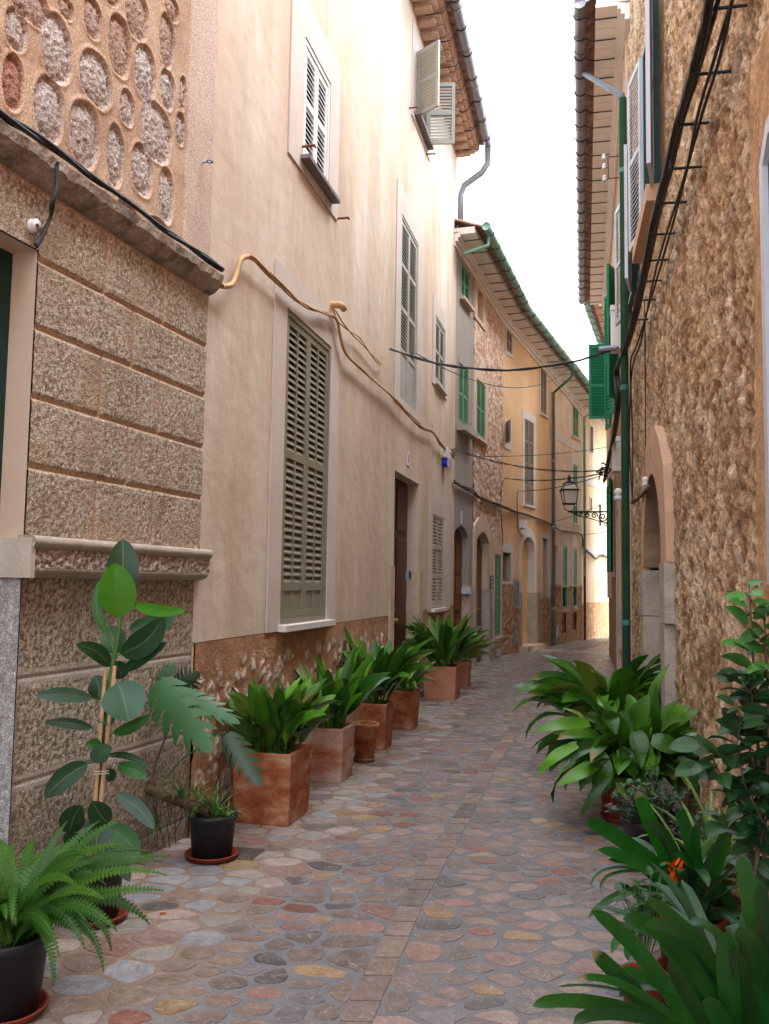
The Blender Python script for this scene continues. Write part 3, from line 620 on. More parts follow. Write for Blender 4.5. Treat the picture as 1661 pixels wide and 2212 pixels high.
# ledge and moulding
def ledge(Q, Z): return None
m = MB(); pr = [(3.475, .0), (3.485, .03), (3.50, .05), (3.515, .065), (3.535, .082), (3.55, .095), (3.60, .10), (3.61, .085), (3.615, 0)]
nq = 200; vs = []
for i in range(nq):
    q = -3 + 7.04 * i / (nq - 1)
    for k, (z, d) in enumerate(pr):
        e = float(fbm(np.array([q * 14]), np.array([k * 1.7]), 3)[0]); vs.append(b0.T(q, z + .006 * e, d + (.012 * e if 0 < k < 8 else 0)))
n_ = len(pr); m.add(vs, [(i * n_ + k, i * n_ + k + 1, (i + 1) * n_ + k + 1, (i + 1) * n_ + k) for i in range(nq - 1) for k in range(n_ - 1)] + [tuple((nq - 1) * n_ + k for k in range(n_))])
m.build('ledge', M_ledge, h0)
def sweep(mb, w, q0, q1, prof, ends=True, n=2):
    vs = [w.T(q0 + (q1 - q0) * i / (n - 1), z, d) for i in range(n) for z, d in prof]; k_ = len(prof)
    mb.add(vs, [(i * k_ + k, i * k_ + k + 1, (i + 1) * k_ + k + 1, (i + 1) * k_ + k) for i in range(n - 1) for k in range(k_ - 1)] + ([tuple(range(k_)), tuple((n - 1) * k_ + k for k in range(k_))] if ends else []))
top = [(1.735, -.01), (1.735, .06), (1.742, .078)] + [(1.77 + .028 * math.sin(a), .062 + .028 * math.cos(a)) for a in [math.pi * t / 8 - math.pi / 2 for t in range(3, 9)]] + [(1.80, .0), (1.80, -.01)]
m = MB(); sweep(m, b0, OQ1 - .02, 4.03, top); sweep(m, b0, OQ1 - .02, 4.025, [(1.60, -.03)] + [(1.60 + .045 * (1 - math.cos(a)), -.005 + .07 * math.sin(a)) for a in [math.pi / 2 * t / 6 for t in range(7)]] + [(1.65, -.03)]); m.build('moulding', M_mould, h0, True)
def mband(Q, Z): n = fbm(Q * 34, Z * 34, 4, .65); return .068 + .013 * n, mixcol(S(160, 138, 118), S(206, 192, 178), sstep(-.3, .35, n))
relief('moulding_band', b0, OQ1 - .025, 4.03, 1.647, 1.737, .009, mband, M_ash, h0, thick=.02); body(h0, b0, -9, 4.0, 9.5, -.42)
boxes('moulding_return', M_mould, h0, jw, [(-.075, .4, 1.60, 1.785, .0, .03)])
# upper wall, oval stones in plaster
ov = [(68, 135, 50, 85), (245, 215, 65, 140), (285, 38, 33, 45), (400, 80, 38, 80), (590, 60, 50, 110), (740, 35, 30, 50), (515, 200, 48, 125), (718, 175, 32, 110), (415, 345, 65, 115), (625, 315, 45, 115), (722, 390, 30, 85), (55, 360, 45, 120), (212, 475, 62, 145), (365, 580, 62, 140), (548, 470, 30, 75), (672, 575, 68, 118), (787, 405, 14, 70), (777, 560, 18, 70), (497, 670, 35, 130), (614, 740, 45, 105), (715, 845, 33, 115), (545, 905, 40, 30), (680, 985, 40, 40), (180, 650, 25, 22), (120, 0, 90, 90), (470, -40, 40, 50), (-40, 240, 40, 90)]
OV = []
for k, (x, y, a, b) in enumerate(ov):
    q, z = b0.px(*r1(x, y)); qa, _ = b0.px(*r1(x + a, y)); _, zb = b0.px(*r1(x, y - b)); OV.append((q, z, abs(qa - q), abs(zb - z), k))
def upper(Q, Z):
    n = fbm(Q * 40, Z * 40, 4, .65) + .35 * fbm(Q * 14, Z * 14, 2); wv = fbm(Q * 4.5, Z * 4.5, 2); best = np.full(Q.shape, 9.0); who = np.zeros(Q.shape)
    for q, z, a, b, k in OV:
        dq, dz = (Q - q) / a, (Z - z) / b; e = (np.abs(dq) ** 2.4 + np.abs(dz) ** 2.4) ** (1 / 2.4) + .16 * perlin(Q * 6 + k * 3.1, Z * 6 + k); cl = e < best; best = np.where(cl, e, best); who = np.where(cl, k, who)
    ins = sstep(1.03, .97, best); rim = np.exp(-((best - 1.1) / .07) ** 2)
    H = .007 * rim + ins * (-.016 + .009 * n + .014 * sstep(1.0, .4, best)) + .003 * wv * (1 - ins)
    v = (np.sin(who * 12.9) * .5 + .5); st = mixcol(S(176, 156, 142), S(212, 204, 202), sstep(-.45, .3, n)); st = mixcol(st, S(178, 130, 98), .5 * (v > .8) + .25 * sstep(.0, .5, wv)); st = mixcol(st, S(164, 92, 54), .7 * (who == 11))
    pl = mixcol(S(186, 152, 126), S(200, 172, 148), sstep(-.4, .4, fbm(Q * 3, Z * 3, 4)))
    smooth = sstep(3.675, 3.69, Q + .012 * wv); H = H * (1 - smooth) + smooth * .012; pl = mixcol(pl, S(206, 184, 170), smooth)
    t = (ins * (1 - smooth))[..., None]; return H, pl * (1 - t) + st * t, .12 + .88 * t[..., 0]
relief('upper_wall', b0, 1.75, 4.0, 3.6, 6.6, .0095, upper, M_ash, h0)
m = MB(); m.box(b0, -9, 1.75, 3.5, 9.5, -.4, 0); m.box(b0, 1.75, 4.0, 6.6, 9.5, -.4, 0); m.build('wall_top', M_plaster0, h0)
q, z = b0.px(*r1(865, 703)); m = MB(); m.tube([b0.T(q, z, 0), b0.T(q, z, .05)] + [b0.T(q + .018 * math.sin(a), z + .0, .068 - .018 * math.cos(a)) for a in [math.pi * k / 6 for k in range(0, 13)]], .006, 6); m.build('ring_hook', M_zinc, h0, True)

# ================================================================ HOUSE 1 : white-pink plastered house
h1 = thing('plastered_house', (*b1.T(5, 0)[:2], 0), 'tall pale pink plastered house on the left with grey-green shutters', 'house')
W1t, W1s = (1.44, 2.86, 5.16, 6.75), (1.785, 2.56, 5.32, 6.40)
W2t, W2s = (1.21, 3.03, 1.205, 4.17), (1.50, 2.75, 1.255, 3.86)
W3t, W3s = (5.50, 7.26, 3.93, 6.84), (5.79, 6.90, 4.03, 6.49)
W4t, W4s = (8.15, 9.53, 4.76, 6.20), (8.39, 9.29, 4.84, 5.91)
W6t, W6s = (8.0, 10.04, 1.17, 3.04), (8.29, 9.36, 1.215, 2.70)
W5s = (6.62, 7.42, 8.30, 9.26)
dr = (5.63, 7.21, .10, 3.04)
sl = lambda q: 9.74 + (9.58 - 9.74) * (q - 6.17) / 4.4
m = MB(); hs_ = [rect(*W1s), rect(*W2s), rect(*W3s), rect(*W4s), rect(*W6s), rect(*W5s)]
m.panel(b1, [(0, 1.205), (dr[0], 1.205), (dr[0], dr[3]), (dr[1], dr[3]), (dr[1], 1.205), (b1.L, 1.235), (b1.L, sl(b1.L) + .1), (0, sl(0) + .1)], hs_, 0, -.45, [-.1] * 5 + [-.3])
m.build('wall', M_plaster1, h1)
R2 = ((.5, 'l'), (.5, 'l'))
window(h1, b1, W1t, W1s, M_trim1, M_whpaint, R2, 1, (1.72, 2.66, 5.245, .10, .035), frame=.05, msill=M_slate, pitch=.045)
wn = window(h1, b1, W2t, W2s, M_trim1, M_greypaint, ((.10, 's'), (.44, 'l'), (.46, 'l')), 2, (1.46, 2.84, 1.20, .085, .05), frame=.05, msill=M_trimw, pitch=.058)
window(h1, b1, W3t, W3s, M_trim1, M_greyl, ((.26, 's'), (.24, 'l'), (.25, 'l'), (.25, 'l')), 1, None, frame=.04, pitch=.05)
window(h1, b1, W4t, W4s, M_trim1, M_greyl, ((.5, 'l'), (.5, 'l')), 1, (8.36, 9.33, 4.79, .06, .04), frame=.04)
window(h1, b1, W6t, W6s, M_trim1, M_beigepaint, ((.33, 'l'), (.33, 'l'), (.34, 'l')), 1, (8.2, 9.46, 1.165, .08, .05), frame=.04, msill=M_trimw)
# high window with its shutters swung open
m = MB(); m.panel(b1, rect(6.32, 7.72, 8.15, 9.55), [rect(*W5s)], .013, .002, [-.3]); wr = m.build('window', M_trim1, h1)
m = MB(); m.fill(b1, rect(*W5s), -.28); m.build('window_pane', M_dark, wr)
m = MB(); m.box(b1, 6.5, 7.55, 8.24, 8.29, .003, .1); m.build('window_sill', M_slate, wr)
for q, ang, fl in ((6.62, rad(58), -1), (7.42, rad(80), 1)):
    lf = b1.leaf(q, .02, ang, fl); leaf_mesh(lf, 0, .42, 8.27, 9.24, .017, R2, 1, pitch=.045).build('shutter', M_greyl, wr)
# iron brackets beside the upper windows
for (x, y), (x2, y2) in ((r1(1297, 634), r1(1235, 642)), (r1(1450, 944), r1(1512, 934)), (r4(178, 668), r4(210, 665)), (r4(103, 468), r4(132, 466))):
    q, z = b1.px(x, y); q2, z2 = b1.px(x2, y2); dx = 1 if x2 > x else -1
    m = MB(); m.tube([b1.T(q, z, 0), b1.T(q + .0, z, .13), b1.T(q, z - .02, .135)], .011, 6); m.build('shutter_stay', M_rust, h1)
# entrance
boxes('door_jamb', M_stonewarm, h1, b1, [(dr[1] - .003, dr[1] + .27, .0, .98, -.34, .02), (dr[1] - .003, dr[1] + .28, .99, 1.80, -.34, .024), (dr[0] - .24, dr[0] + .003, 0, 1.82, -.34, .02)]); body(h1, b1, 0, b1.L, 9.4)
dd = door_panel(b1, dr[0], dr[1], .1, dr[3], -.17).build('door', M_wooddk, h1); m = MB(); m.tube([b1.T(6.4, 1.1, -.17), b1.T(6.4, 1.1, -.1)], .03, 10); m.build('door_handle', M_brass, dd)
m = MB(); m.box(b1, dr[0] - .1, dr[1] + .05, 0, .1, -.4, .1); m.build('doorstep', M_stonewarm, h1)
q, z = b1.px(*r5(90, 1008)); m = MB(); m.box(b1, q - .11, q + .11, z - .07, z + .07, .024, .055); ic = m.build('intercom', M_zinc, h1); m = MB(); m.box(b1, q - .05, q + .06, z - .04, z + .05, .055, .06); m.build('intercom_screen', M_dark, ic)
q, z = b1.px(*r5(99, 502)); m = MB(); m.box(b1, q - .09, q + .09, z - .1, z + .1, .0, .012); pl = m.build('number_plate', M_trimw, h1); text_mesh('8', .15, b1, q, z - .055, .013, M_slate, pl)
# plinth of rubble in ochre mortar
def rubble(cw, ch, thr, mc, s1, s2, seed=0, amp=.03, cap=99):
    def f(Q, Z):
        wq, wz = fbm(Q * 5 + seed, Z * 5, 2) * .25, fbm(Q * 5, Z * 5 + 9 + seed, 2) * .25
        f1, f2, idd = worley(Q / cw + wq + seed, Z / ch + wz); n = fbm(Q * 20 + seed, Z * 18, 4, .6); bg = fbm(Q * 2, Z * 2 + seed, 3)
        t = thr * (.55 + .75 * ((idd * 37) % 1)); ins = sstep(t, t - .10, f1 + .09 * n) * sstep(cap, cap - .15, Z)
        H = .004 * bg + .003 * n + ins * (.003 + amp * (.5 + n)); st = mixcol(s1, s2, sstep(-.45, .4, n + ((idd * 91) % 1) * .6 - .3))
        mo = mixcol(mc, [q_ * .8 for q_ in mc[:3]], sstep(0, .5, bg)); return H, mo * (1 - ins[..., None]) + st * ins[..., None]
    return f
rb = rubble(.15, .20, .42, S(176, 132, 100), S(172, 144, 124), S(222, 206, 192), 0, .013, 1.12)
relief('plinth', b1, 0, dr[0] - .24, 0, 1.2, .0135, rb, M_rub, h1)
relief('plinth', b1, dr[1] + .27, b1.L, 0, 1.22, .022, rb, M_rub, h1)
eave(h1, b1, 0, b1.L + .02, sl, .5, 'corbel', M_zinc, .075, .62)
m = MB(); zz = sl(b1.L) + .2
pp = [r4(413, 660), r4(405, 705), r4(345, 745), r4(320, 765), r4(318, 900)]
e = b1.T(b1.L, zz, .57); o3 = [e, b1.T(b1.L + .02, zz - .35, .57), b1.T(b1.L + .05, zz - .5, .45), b1.T(b1.L + .05, zz - .72, .12), b1.T(b1.L + .05, zz - .9, .06), b1.T(b1.L + .05, 7.95, .06)]
m.tube(o3, .062, 10); m.build('downpipe', M_zinc, h1, True)

# ================================================================ HOUSE 2 : grey rendered house
s23 = b2.px(*r5(380, 600))[0]
e2 = lambda q: 7.97 - .022 * q
h2 = thing('grey_house', (*b2.T(.7, 0)[:2], 0), 'narrow grey rendered house with an arched brown door and two green shuttered windows', 'house')
m = MB(); d1 = seg_arch(-.02, 1.157, .05, 2.50, 2.70)
g1, g2 = (.37, 1.0, 7.08, 7.68), (.255, 1.0, 4.62, 5.75)
m.panel(b2, [(-.3, 0), (-.02, 0)] + [(-.02, 2.50)] + [p for p in d1[2:][::-1]][1:-1] + [(1.157, 2.50), (1.157, 0), (s23, 0), (s23, e2(s23) + .1), (-.3, e2(-.3) + .1)], [rect(*g1), rect(*g2)], 0, -.4, [-.1, -.1]); m.build('wall', M_grey, h2)
window(h2, b2, (.30, 1.07, 7.0, 7.74), g1, M_grey, M_greenl, R2, 1, (.26, 1.12, 6.96, .1, .06), proud=.012, msill=M_stonewarm)
window(h2, b2, (.19, 1.07, 4.56, 5.8), g2, M_grey, M_greenl, R2, 1, (.12, 1.22, 4.44, .16, .12), proud=.012, msill=M_stoneblk)
m = MB(); m.fill(b2, seg_arch(-.02, 1.157, .05, 2.50, 2.70), -.14); dd = m.build('door', M_wood, h2)
door_panel(b2, 0, 1.14, .06, 2.4, -.13).build('door_panel', M_wood, dd); m = MB(); m.tube([b2.T(.62, 1.1, -.12), b2.T(.62, 1.1, -.05)], .025, 8); m.build('door_handle', M_iron, dd)
boxes('door_jamb', M_stonewarm, h2, b2, [(1.153, s23 - .003, 0, .78, -.2, .018), (1.153, s23 - .003, .785, 1.58, -.2, .022)]); body(h2, b2, -.3, s23, 7.8)
q, z = b2.px(*r5(333, 1068)); m = MB(); m.box(b2, 1.0, 1.13, 1.42, 1.55, -.1, .06); m.build('letter_box', M_bluegrey, h2)
q, z = b2.px(*r5(330, 757)); m = MB(); m.box(b2, q - .05, q + .05, z - .12, z + .12, 0, .012); m.build('number_plate', M_trimw, h2)

# ================================================================ HOUSE 3 : stone rubble with rose plaster
h3 = thing('rubble_house', (*b2.T(3, 0)[:2], 0), 'house of white stones in orange mortar with rose plaster round its arched door', 'house')
rb3 = rubble(.15, .13, .62, S(204, 148, 108), S(190, 156, 130), S(232, 214, 200), 3, .02)
dh = lambda q, z: ((q > 3.46) & (q < 4.22) & (z > .5) & (z < 2.3)) | ((q > 1.69) & (q < 2.88) & (z < 2.6)) | ((q > 1.64) & (q < 2.18) & (z > 7.04) & (z < 7.64)) | ((q > 1.63) & (q < 2.45) & (z > 4.6) & (z < 5.76))
relief('wall', b2, s23, b2.L - .02, 0, e2(3) + .05, .032, rb3, M_rub, h3, holes=dh)
body(h3, b2, s23, b2.L, 7.8, -.31)
# plaster round door and ground floor
m = MB(); m.panel(b2, [(s23 + .01, 1.50), (1.68, 1.50), (1.68, 2.48)] + seg_arch(1.68, 2.89, 0, 2.48, 2.68)[2:][::-1][1:-1] + [(2.89, 2.48), (2.89, 1.50), (3.2, 1.50), (3.36, .25), (4.35, .25), (4.35, 2.52), (3.36, 2.52), (3.1, 2.78), (2.7, 2.95), (2.3, 3.0), (1.9, 2.96), (s23 + .01, 2.75)], [rect(3.45, 4.21, .48, 2.30)], .045, 0, [-.1]); m.build('plaster_surround', M_pinkp, h3)
m = MB(); m.add([b2.T(2.89, 0, .04), b2.T(2.89, 2.5, .04), b2.T(2.89, 2.5, -.22), b2.T(2.89, 0, -.22)], [(0, 1, 2, 3)]); ar = seg_arch(1.68, 2.89, 0, 2.48, 2.68)[2:]; n = len(ar); m.add([b2.T(a, b, .04) for a, b in ar] + [b2.T(a, b, -.22) for a, b in ar], [(i, i + 1, n + i + 1, n + i) for i in range(n - 1)]); m.build('door_reveal', M_pinkp, h3)
m = MB(); m.fill(b2, seg_arch(1.68, 2.89, .02, 2.48, 2.68), -.14); dd = m.build('door', M_wood, h3); door_panel(b2, 1.69, 2.88, .05, 2.4, -.12).build('door_panel', M_wood, dd)
m = MB(); m.tube([b2.T(2.2, 1.1, -.11), b2.T(2.2, 1.1, -.06), b2.T(2.1, 1.1, -.05)], .012, 6); m.tube([b2.T(2.4, 1.1, -.11), b2.T(2.4, 1.1, -.06), b2.T(2.5, 1.1, -.05)], .012, 6); m.build('door_handle', M_brass, dd)
boxes('door_jamb', M_stoneblk, h3, b2, [(2.885, 3.18, .0, .62, -.22, .055), (2.885, 3.26, .63, 1.04, -.22, .06), (2.885, 3.2, 1.045, 1.50, -.22, .055), (s23 + .02, 1.69, 0, 1.49, -.2, .055)])
window(h3, b2, (3.40, 4.27, .30, 2.36), (3.46, 4.20, .49, 2.29), M_pinkp, M_greenl, ((.46, 'l'), (.54, 'l')), 1, (3.36, 4.3, .40, .12, .05), proud=.052, msill=M_stoneblk)
window(h3, b2, (1.37, 2.70, 4.5, 5.97), (1.63, 2.45, 4.62, 5.76), M_pinkp, M_greenl, R2, 1, (1.5, 2.6, 4.52, .09, .05), proud=.04)
m = MB(); m.panel(b2, rect(1.41, 2.46, 6.95, 7.82), [rect(1.64, 2.18, 7.04, 7.64)], .04, 0, [-.2]); nw = m.build('blind_window', M_pinkp, h3); m = MB(); m.fill(b2, rect(1.63, 2.19, 7.03, 7.65), -.18); m.build('window_back', M_pinkp, nw)
q, z = b2.px(*r5(423, 1037)); m = MB(); m.box(b2, 2.5, 2.86, 0, 0, 0, 0) if 0 else m.box(b2, 2.97, 3.30, 1.53, 1.80, .046, .06); mb_ = m.build('intercom', M_iron, h3)
m = MB()
for i in range(2):
    for j in range(3): m.box(b2, 3.01 + i * .13, 3.11 + i * .13, 1.56 + j * .08, 1.61 + j * .08, .06, .068)
m.build('name_plates', M_zinc, mb_)
m = MB(); [m.box(b2, 3.78, 4.1, .05 + k * .03, .07 + k * .03, .03, .06) for k in range(5)]; m.build('air_vent', M_white, h3)
eave(h2, b2, -.3, s23, e2, .55, gm=M_gpipe); eave(h3, b2, s23, b2.L, e2, .55, gm=M_gpipe)
m = MB(); zz = e2(-.1) + .1; m.tube([b2.T(-.0, zz, .62), b2.T(-.02, zz - .25, .6), b2.T(-.25, zz - .45, .2)], .035, 8); m.build('gutter_elbow', M_gpipe, h2, True)

# ================================================================ HOUSE 4 : yellow
h4 = thing('yellow_house', (*b4.T(2, 0)[:2], 0), 'warm yellow plastered house with a white arched doorway and taupe shutters', 'house')
e4 = lambda q: 7.88 - .0955 * q
d4 = arch(1.477, 2.568, .12, 2.45, 2.82); nic = (.01, .64, 1.69, 2.36); bli = (3.22, 3.76, 1.31, 2.86); t4 = (1.66, 2.44, 3.62, 5.77); u4 = (3.07, 3.62, 6.19, 7.42); v4 = (.22, .64, 7.14, 7.66); sm4 = (.2, .5, 4.95, 5.4)
m = MB(); m.panel(b4, [(0, 0), (b4.L, 0), (b4.L, e4(b4.L) + .1), (0, e4(0) + .1)], [d4, rect(*nic), rect(*bli), rect(*t4), rect(*u4), rect(*v4), rect(*sm4)], 0, -.45, [-.24, -.3, -.12, -.1, -.1, -.1, -.2]); m.build('wall', M_yel, h4)
window(h4, b4, (1.48, 2.61, 3.55, 5.98), t4, M_trimw, M_greytaupe, ((.22, 's'), (.26, 'l'), (.26, 'l'), (.26, 'l')), 1, (1.6, 2.52, 3.56, .07, .05), pitch=.06)
window(h4, b4, (2.98, 3.72, 6.1, 7.5), u4, M_trimw, M_greytaupe, R2, 1, (3.0, 3.7, 6.11, .06, .05), pitch=.06)
window(h4, b4, (.14, .72, 7.05, 7.72), v4, M_trimw, M_greytaupe, R2, 1, None, pitch=.06)
m = MB(); m.panel(b4, rect(.10, .62, 4.80, 5.52), [rect(*sm4)], .014, .002, [-.2]); wr = m.build('window', M_trimw, h4); m = MB(); m.fill(b4, rect(*sm4), -.18); m.build('window_pane', M_trimw, wr)
lf = b4.leaf(.2, .02, rad(35), -1); leaf_mesh(lf, 0, .30, 4.93, 5.42, .017, ((1, 'l'),), 1, pitch=.05).build('shutter', M_greytaupe, wr)
# door surround, reveal, stone jamb
m = MB(); m.panel(b4, [(1.30, 1.42), (1.478, 1.42), (1.478, 2.45)] + arch(1.477, 2.568, 0, 2.45, 2.82)[2:][::-1][1:-1] + [(2.567, 2.45), (2.567, 1.42), (2.74, 1.42)] + [(2.02 + .72 * math.cos(a), 2.45 + .60 * math.sin(a)) for a in [math.pi * k / 14 for k in range(15)]], [], .014, .0); m.build('door_surround', M_trimw, h4)
m = MB(); ar = arch(1.479, 2.566, 0, 2.45, 2.818)[2:]; n = len(ar); m.add([b4.T(a, b, .013) for a, b in ar] + [b4.T(a, b, -.235) for a, b in ar], [(i, i + 1, n + i + 1, n + i) for i in range(n - 1)])
m.add([b4.T(2.566, 1.42, .013), b4.T(2.566, 2.45, .013), b4.T(2.566, 2.45, -.235), b4.T(2.566, 1.42, -.235)], [(0, 1, 2, 3)]); m.build('door_reveal', M_trimw, h4)
m = MB(); m.fill(b4, arch(1.48, 2.565, .12, 2.45, 2.82), -.19); m.box(b4, 1.49, 2.0, .13, 2.3, -.185, -.165); m.build('door', M_ochdoor, h4)
boxes('door_jamb', M_stoneblk, h4, b4, [(2.563, 2.80, .0, 1.42, -.23, .022), (1.32, 1.48, .0, 1.42, -.23, .022)]); body(h4, b4, 0, b4.L, 7.4)
m = MB(); m.box(b4, 1.25, 2.85, 0, .13, -.23, .22); m.build('doorstep', M_stonewarm, h4)
m = MB(); m.panel(b4, rect(-.0, .78, 1.62, 2.56), [rect(*nic)], .014, 0, [-.3]); nw = m.build('window', M_trimw, h4); m = MB(); m.fill(b4, rect(*nic), -.28); m.build('window_pane', M_dark, nw)
m = MB(); [m.tube([b4.T(.1 + k * .1, nic[2], -.2), b4.T(.1 + k * .1, nic[3], -.2)], .008, 5) for k in range(5)]; [m.tube([b4.T(nic[0], z, -.19), b4.T(nic[1], z, -.19)], .007, 5) for z in (1.85, 2.15)]; m.build('window_grille', M_iron, nw)
m = MB(); m.panel(b4, rect(3.15, b4.L - .08, 1.29, 2.98), [rect(*bli)], .014, 0, [-.12]); nw = m.build('blind_window', M_trimw, h4); m = MB(); m.fill(b4, rect(*bli), -.11); m.build('window_back', M_trimw, nw)
leaf_mesh(b4, .84, 1.12, 1.08, 1.72, .06, ((1, 'l'),), 1, pitch=.05).build('vent_shutter', M_zinc, h4)
rb4 = rubble(.13, .16, .55, S(182, 140, 104), S(168, 128, 94), S(206, 178, 148), 8, .022)
for a, b, zt in ((-.0, .80, 1.60), (.80, 1.30, 1.06), (2.80, 3.16, 1.42), (3.16, b4.L - .01, 1.28)):
    relief('plinth', W(b4.a + b4.n * .006, b4.u, b4.n), a, b, 0, zt, .03, rb4, M_rub, h4, thick=.01)
m = MB(); m.box(b4, .8, 1.0, .2, .55, .01, .05); m.build('meter_cover', M_zinc, h4)
q, z = b4.px(*r5(590, 800)); m = MB(); m.box(b4, q - .17, q + .17, z - .02, z + .18, 0, .1); m.box(b4, q - .1, q + .12, z - .2, z - .03, 0, .09); m.build('junction_box', M_white, h4)
eave(h4, b4, 0, b4.L, e4, .55, gm=M_gpipe)
m = MB(); q = b4.L - .02; m.tube([b4.T(q, e4(q) + .1, .62), b4.T(q, e4(q) - .22, .6), b4.T(q, e4(q) - .62, .09)], .035, 8); m.build('gutter_elbow', M_gpiped, h4, True)
m = MB(); m.tube([b4.T(q, e4(q) - .6, .09), b4.T(q, .02, .09)], .05, 10); [m.tube([b4.T(q, z - .03, .09), b4.T(q, z + .03, .09)], .056, 10) for z in (1.0, 3.2, 5.0)]; m.build('downpipe', M_zinc, h4, True)

# ================================================================ HOUSE 5 : cream
h5 = thing('cream_house', (*b5.T(1.5, 0)[:2], 0), 'cream plastered house with an arched niche and two tall green lattice windows at street level', 'house')
e5 = lambda q: 7.49 - .148 * q
ni = arch(.28, .74, 1.64, 2.5, 2.73); a5 = (2.20, 2.80, 6.06, 7.0); c5 = (2.19, 2.66, 3.47, 5.22); g5 = (1.10, 1.57, .97, 2.76); k5 = (2.17, 2.59, .99, 2.74); s5 = (1.07, 1.40, .29, .85); t5 = (2.13, 2.49, .33, .86)
m = MB(); m.panel(b5, [(0, 0), (b5.L, 0), (b5.L, e5(b5.L) + .1), (0, e5(0) + .1)], [ni] + [rect(*r) for r in (a5, c5, g5, k5, s5, t5)], 0, -.45, [-.25] + [-.1] * 6); m.build('wall', M_cream, h5)
m = MB(); m.fill(b5, ni, -.24); m.build('niche', M_pinkp, h5)
boxes('string_band', M_trimw, h5, b5, [(0, b5.L, 5.66, 5.92, .001, .012), (0, b5.L, 3.3, 3.395, .001, .012)]); body(h5, b5, 0, b5.L, 7.0)
window(h5, b5, (2.16, 2.84, 6.0, 7.05), a5, M_cream, M_greenl, R2, 1, (2.1, 2.9, 5.99, .07, .05))
window(h5, b5, (2.0, 2.9, 3.4, 5.5), c5, M_trimw, M_greenl, ((.3, 'l'), (.35, 'l'), (.35, 'l')), 1, (2.1, 2.8, 3.41, .07, .05))
for r, s_ in ((g5, s5), (k5, t5)):
    wn = window(h5, b5, (r[0] - .15, r[1] + .16, r[2] + .6, r[3] + .35), (r[0], r[1], r[2] + .62, r[3]), M_trimw, M_greenl, ((.5, 'l'), (.5, 'l')), 2, None, frame=.06, msf=M_green, pitch=.07)
    m = MB(); m.panel(b5, rect(r[0] + .002, r[1] - .002, r[2], r[2] + .618), [rect(r[0] + .05, r[1] - .05, r[2] + .05, r[2] + .6)], .008, -.05); m.build('window_frame', M_green, wn)
    m = MB(); m.fill(b5, rect(r[0], r[1], r[2], r[2] + .62), -.06); m.build('window_pane', M_dark, wn)
    m = MB(); m.fill(b5, rect(*s_), -.06); cw = m.build('cellar_window', M_dark, h5); m = MB(); m.panel(b5, rect(s_[0], s_[1], s_[2], s_[3]), [rect(s_[0] + .03, s_[1] - .03, s_[2] + .03, s_[3] - .03)], .03, -.03); m.box(b5, s_[0], s_[1], (s_[2] + s_[3]) / 2 - .012, (s_[2] + s_[3]) / 2 + .012, -.03, -.01); m.build('window_frame', M_rust, cw)
rb5 = rubble(.12, .15, .55, S(190, 148, 112), S(176, 136, 100), S(214, 186, 154), 14, .02)
pw = W(b5.a + b5.n * .006, b5.u, b5.n)
relief('plinth', pw, 0.06, b5.L, 0, 1.61, .03, rb5, M_rub, h5, holes=lambda q, z: ((q > 1.08) & (q < 1.6) & (z > .95)) | ((q > 2.15) & (q < 2.62) & (z > .97)) | ((q > 1.05) & (q < 1.42) & (z > .27) & (z < .87)) | ((q > 2.11) & (q < 2.51) & (z > .31) & (z < .88)), thick=.01)
boxes('window_ledge', M_stonewarm, h5, b5, [(.26, .8, 1.58, 1.65, .0, .08), (.9, 1.7, .88, .94, .0, .05), (2.0, 2.7, .9, .96, 0, .05)])
m = MB(); m.box(b5, .3, .55, .15, .5, .03, .06); m.build('meter_cover', M_zinc, h5)
eave(h5, b5, 0, b5.L, e5, .6, gm=M_gpipe)
m = MB(); q = b5.L; z5_ = e5(q); m.tube([b5.T(q, z5_ + .1, .65), b5.T(q, z5_ - .1, .6), b5.T(q, z5_ - .25, .09), b5.T(q, 1.9, .09)], .04, 8); dp = m.build('downpipe', M_gpipe, h5, True); m = MB(); m.tube([b5.T(q, 1.9, .09), b5.T(q, 0, .09)], .038, 8); m.build('pipe_foot', M_rust, dp, True)

# ================================================================ HOUSE 6 : far pale house
h6 = thing('pale_house', (*b6.T(2, 0)[:2], 0), 'farthest pale yellow house at the bend with small upper windows and a stone base', 'house')
e6 = lambda q: 7.3 - .2 * q if q < 3 else 6.7 - .05 * (q - 3)
ws = [(.84, 1.16, 5.82, 6.64), (.85, 1.02, 3.97, 4.36), (1.74, 2.0, 3.55, 4.25), (3.7, 4.2, 4.0, 5.2)]
m = MB(); m.panel(b6, [(0, 0), (b6.L, 0), (b6.L, e6(b6.L) + .1), (3, e6(3) + .1), (0, e6(0) + .1)], [rect(*r) for r in ws], 0, -.4, [-.12] * 4); m.build('wall', M_cream2, h6)
for r in ws: m = MB(); m.panel(b6, rect(r[0] - .07, r[1] + .07, r[2] - .05, r[3] + .07), [rect(*r)], .012, .002, [-.12]); wn = m.build('window', M_trimw, h6); m = MB(); m.fill(b6, rect(*r), -.1); m.build('window_pane', M_bluegrey, wn)
boxes('string_band', M_trimw, h6, b6, [(0.05, b6.L, a, b, .001, .012) for a, b in ((2.62, 2.82), (4.75, 4.95))]); body(h6, b6, 0, b6.L, 6.5)
relief('plinth', W(b6.a + b6.n * .006, b6.u, b6.n), 0.05, b6.L - .02, 0, 1.11, .04, rubble(.12, .15, .55, S(196, 154, 112), S(182, 140, 98), S(220, 190, 150), 22, .02), M_rub, h6, thick=.01)
eave(h6, b6, 0, b6.L, e6, .55, gm=M_gpipe)
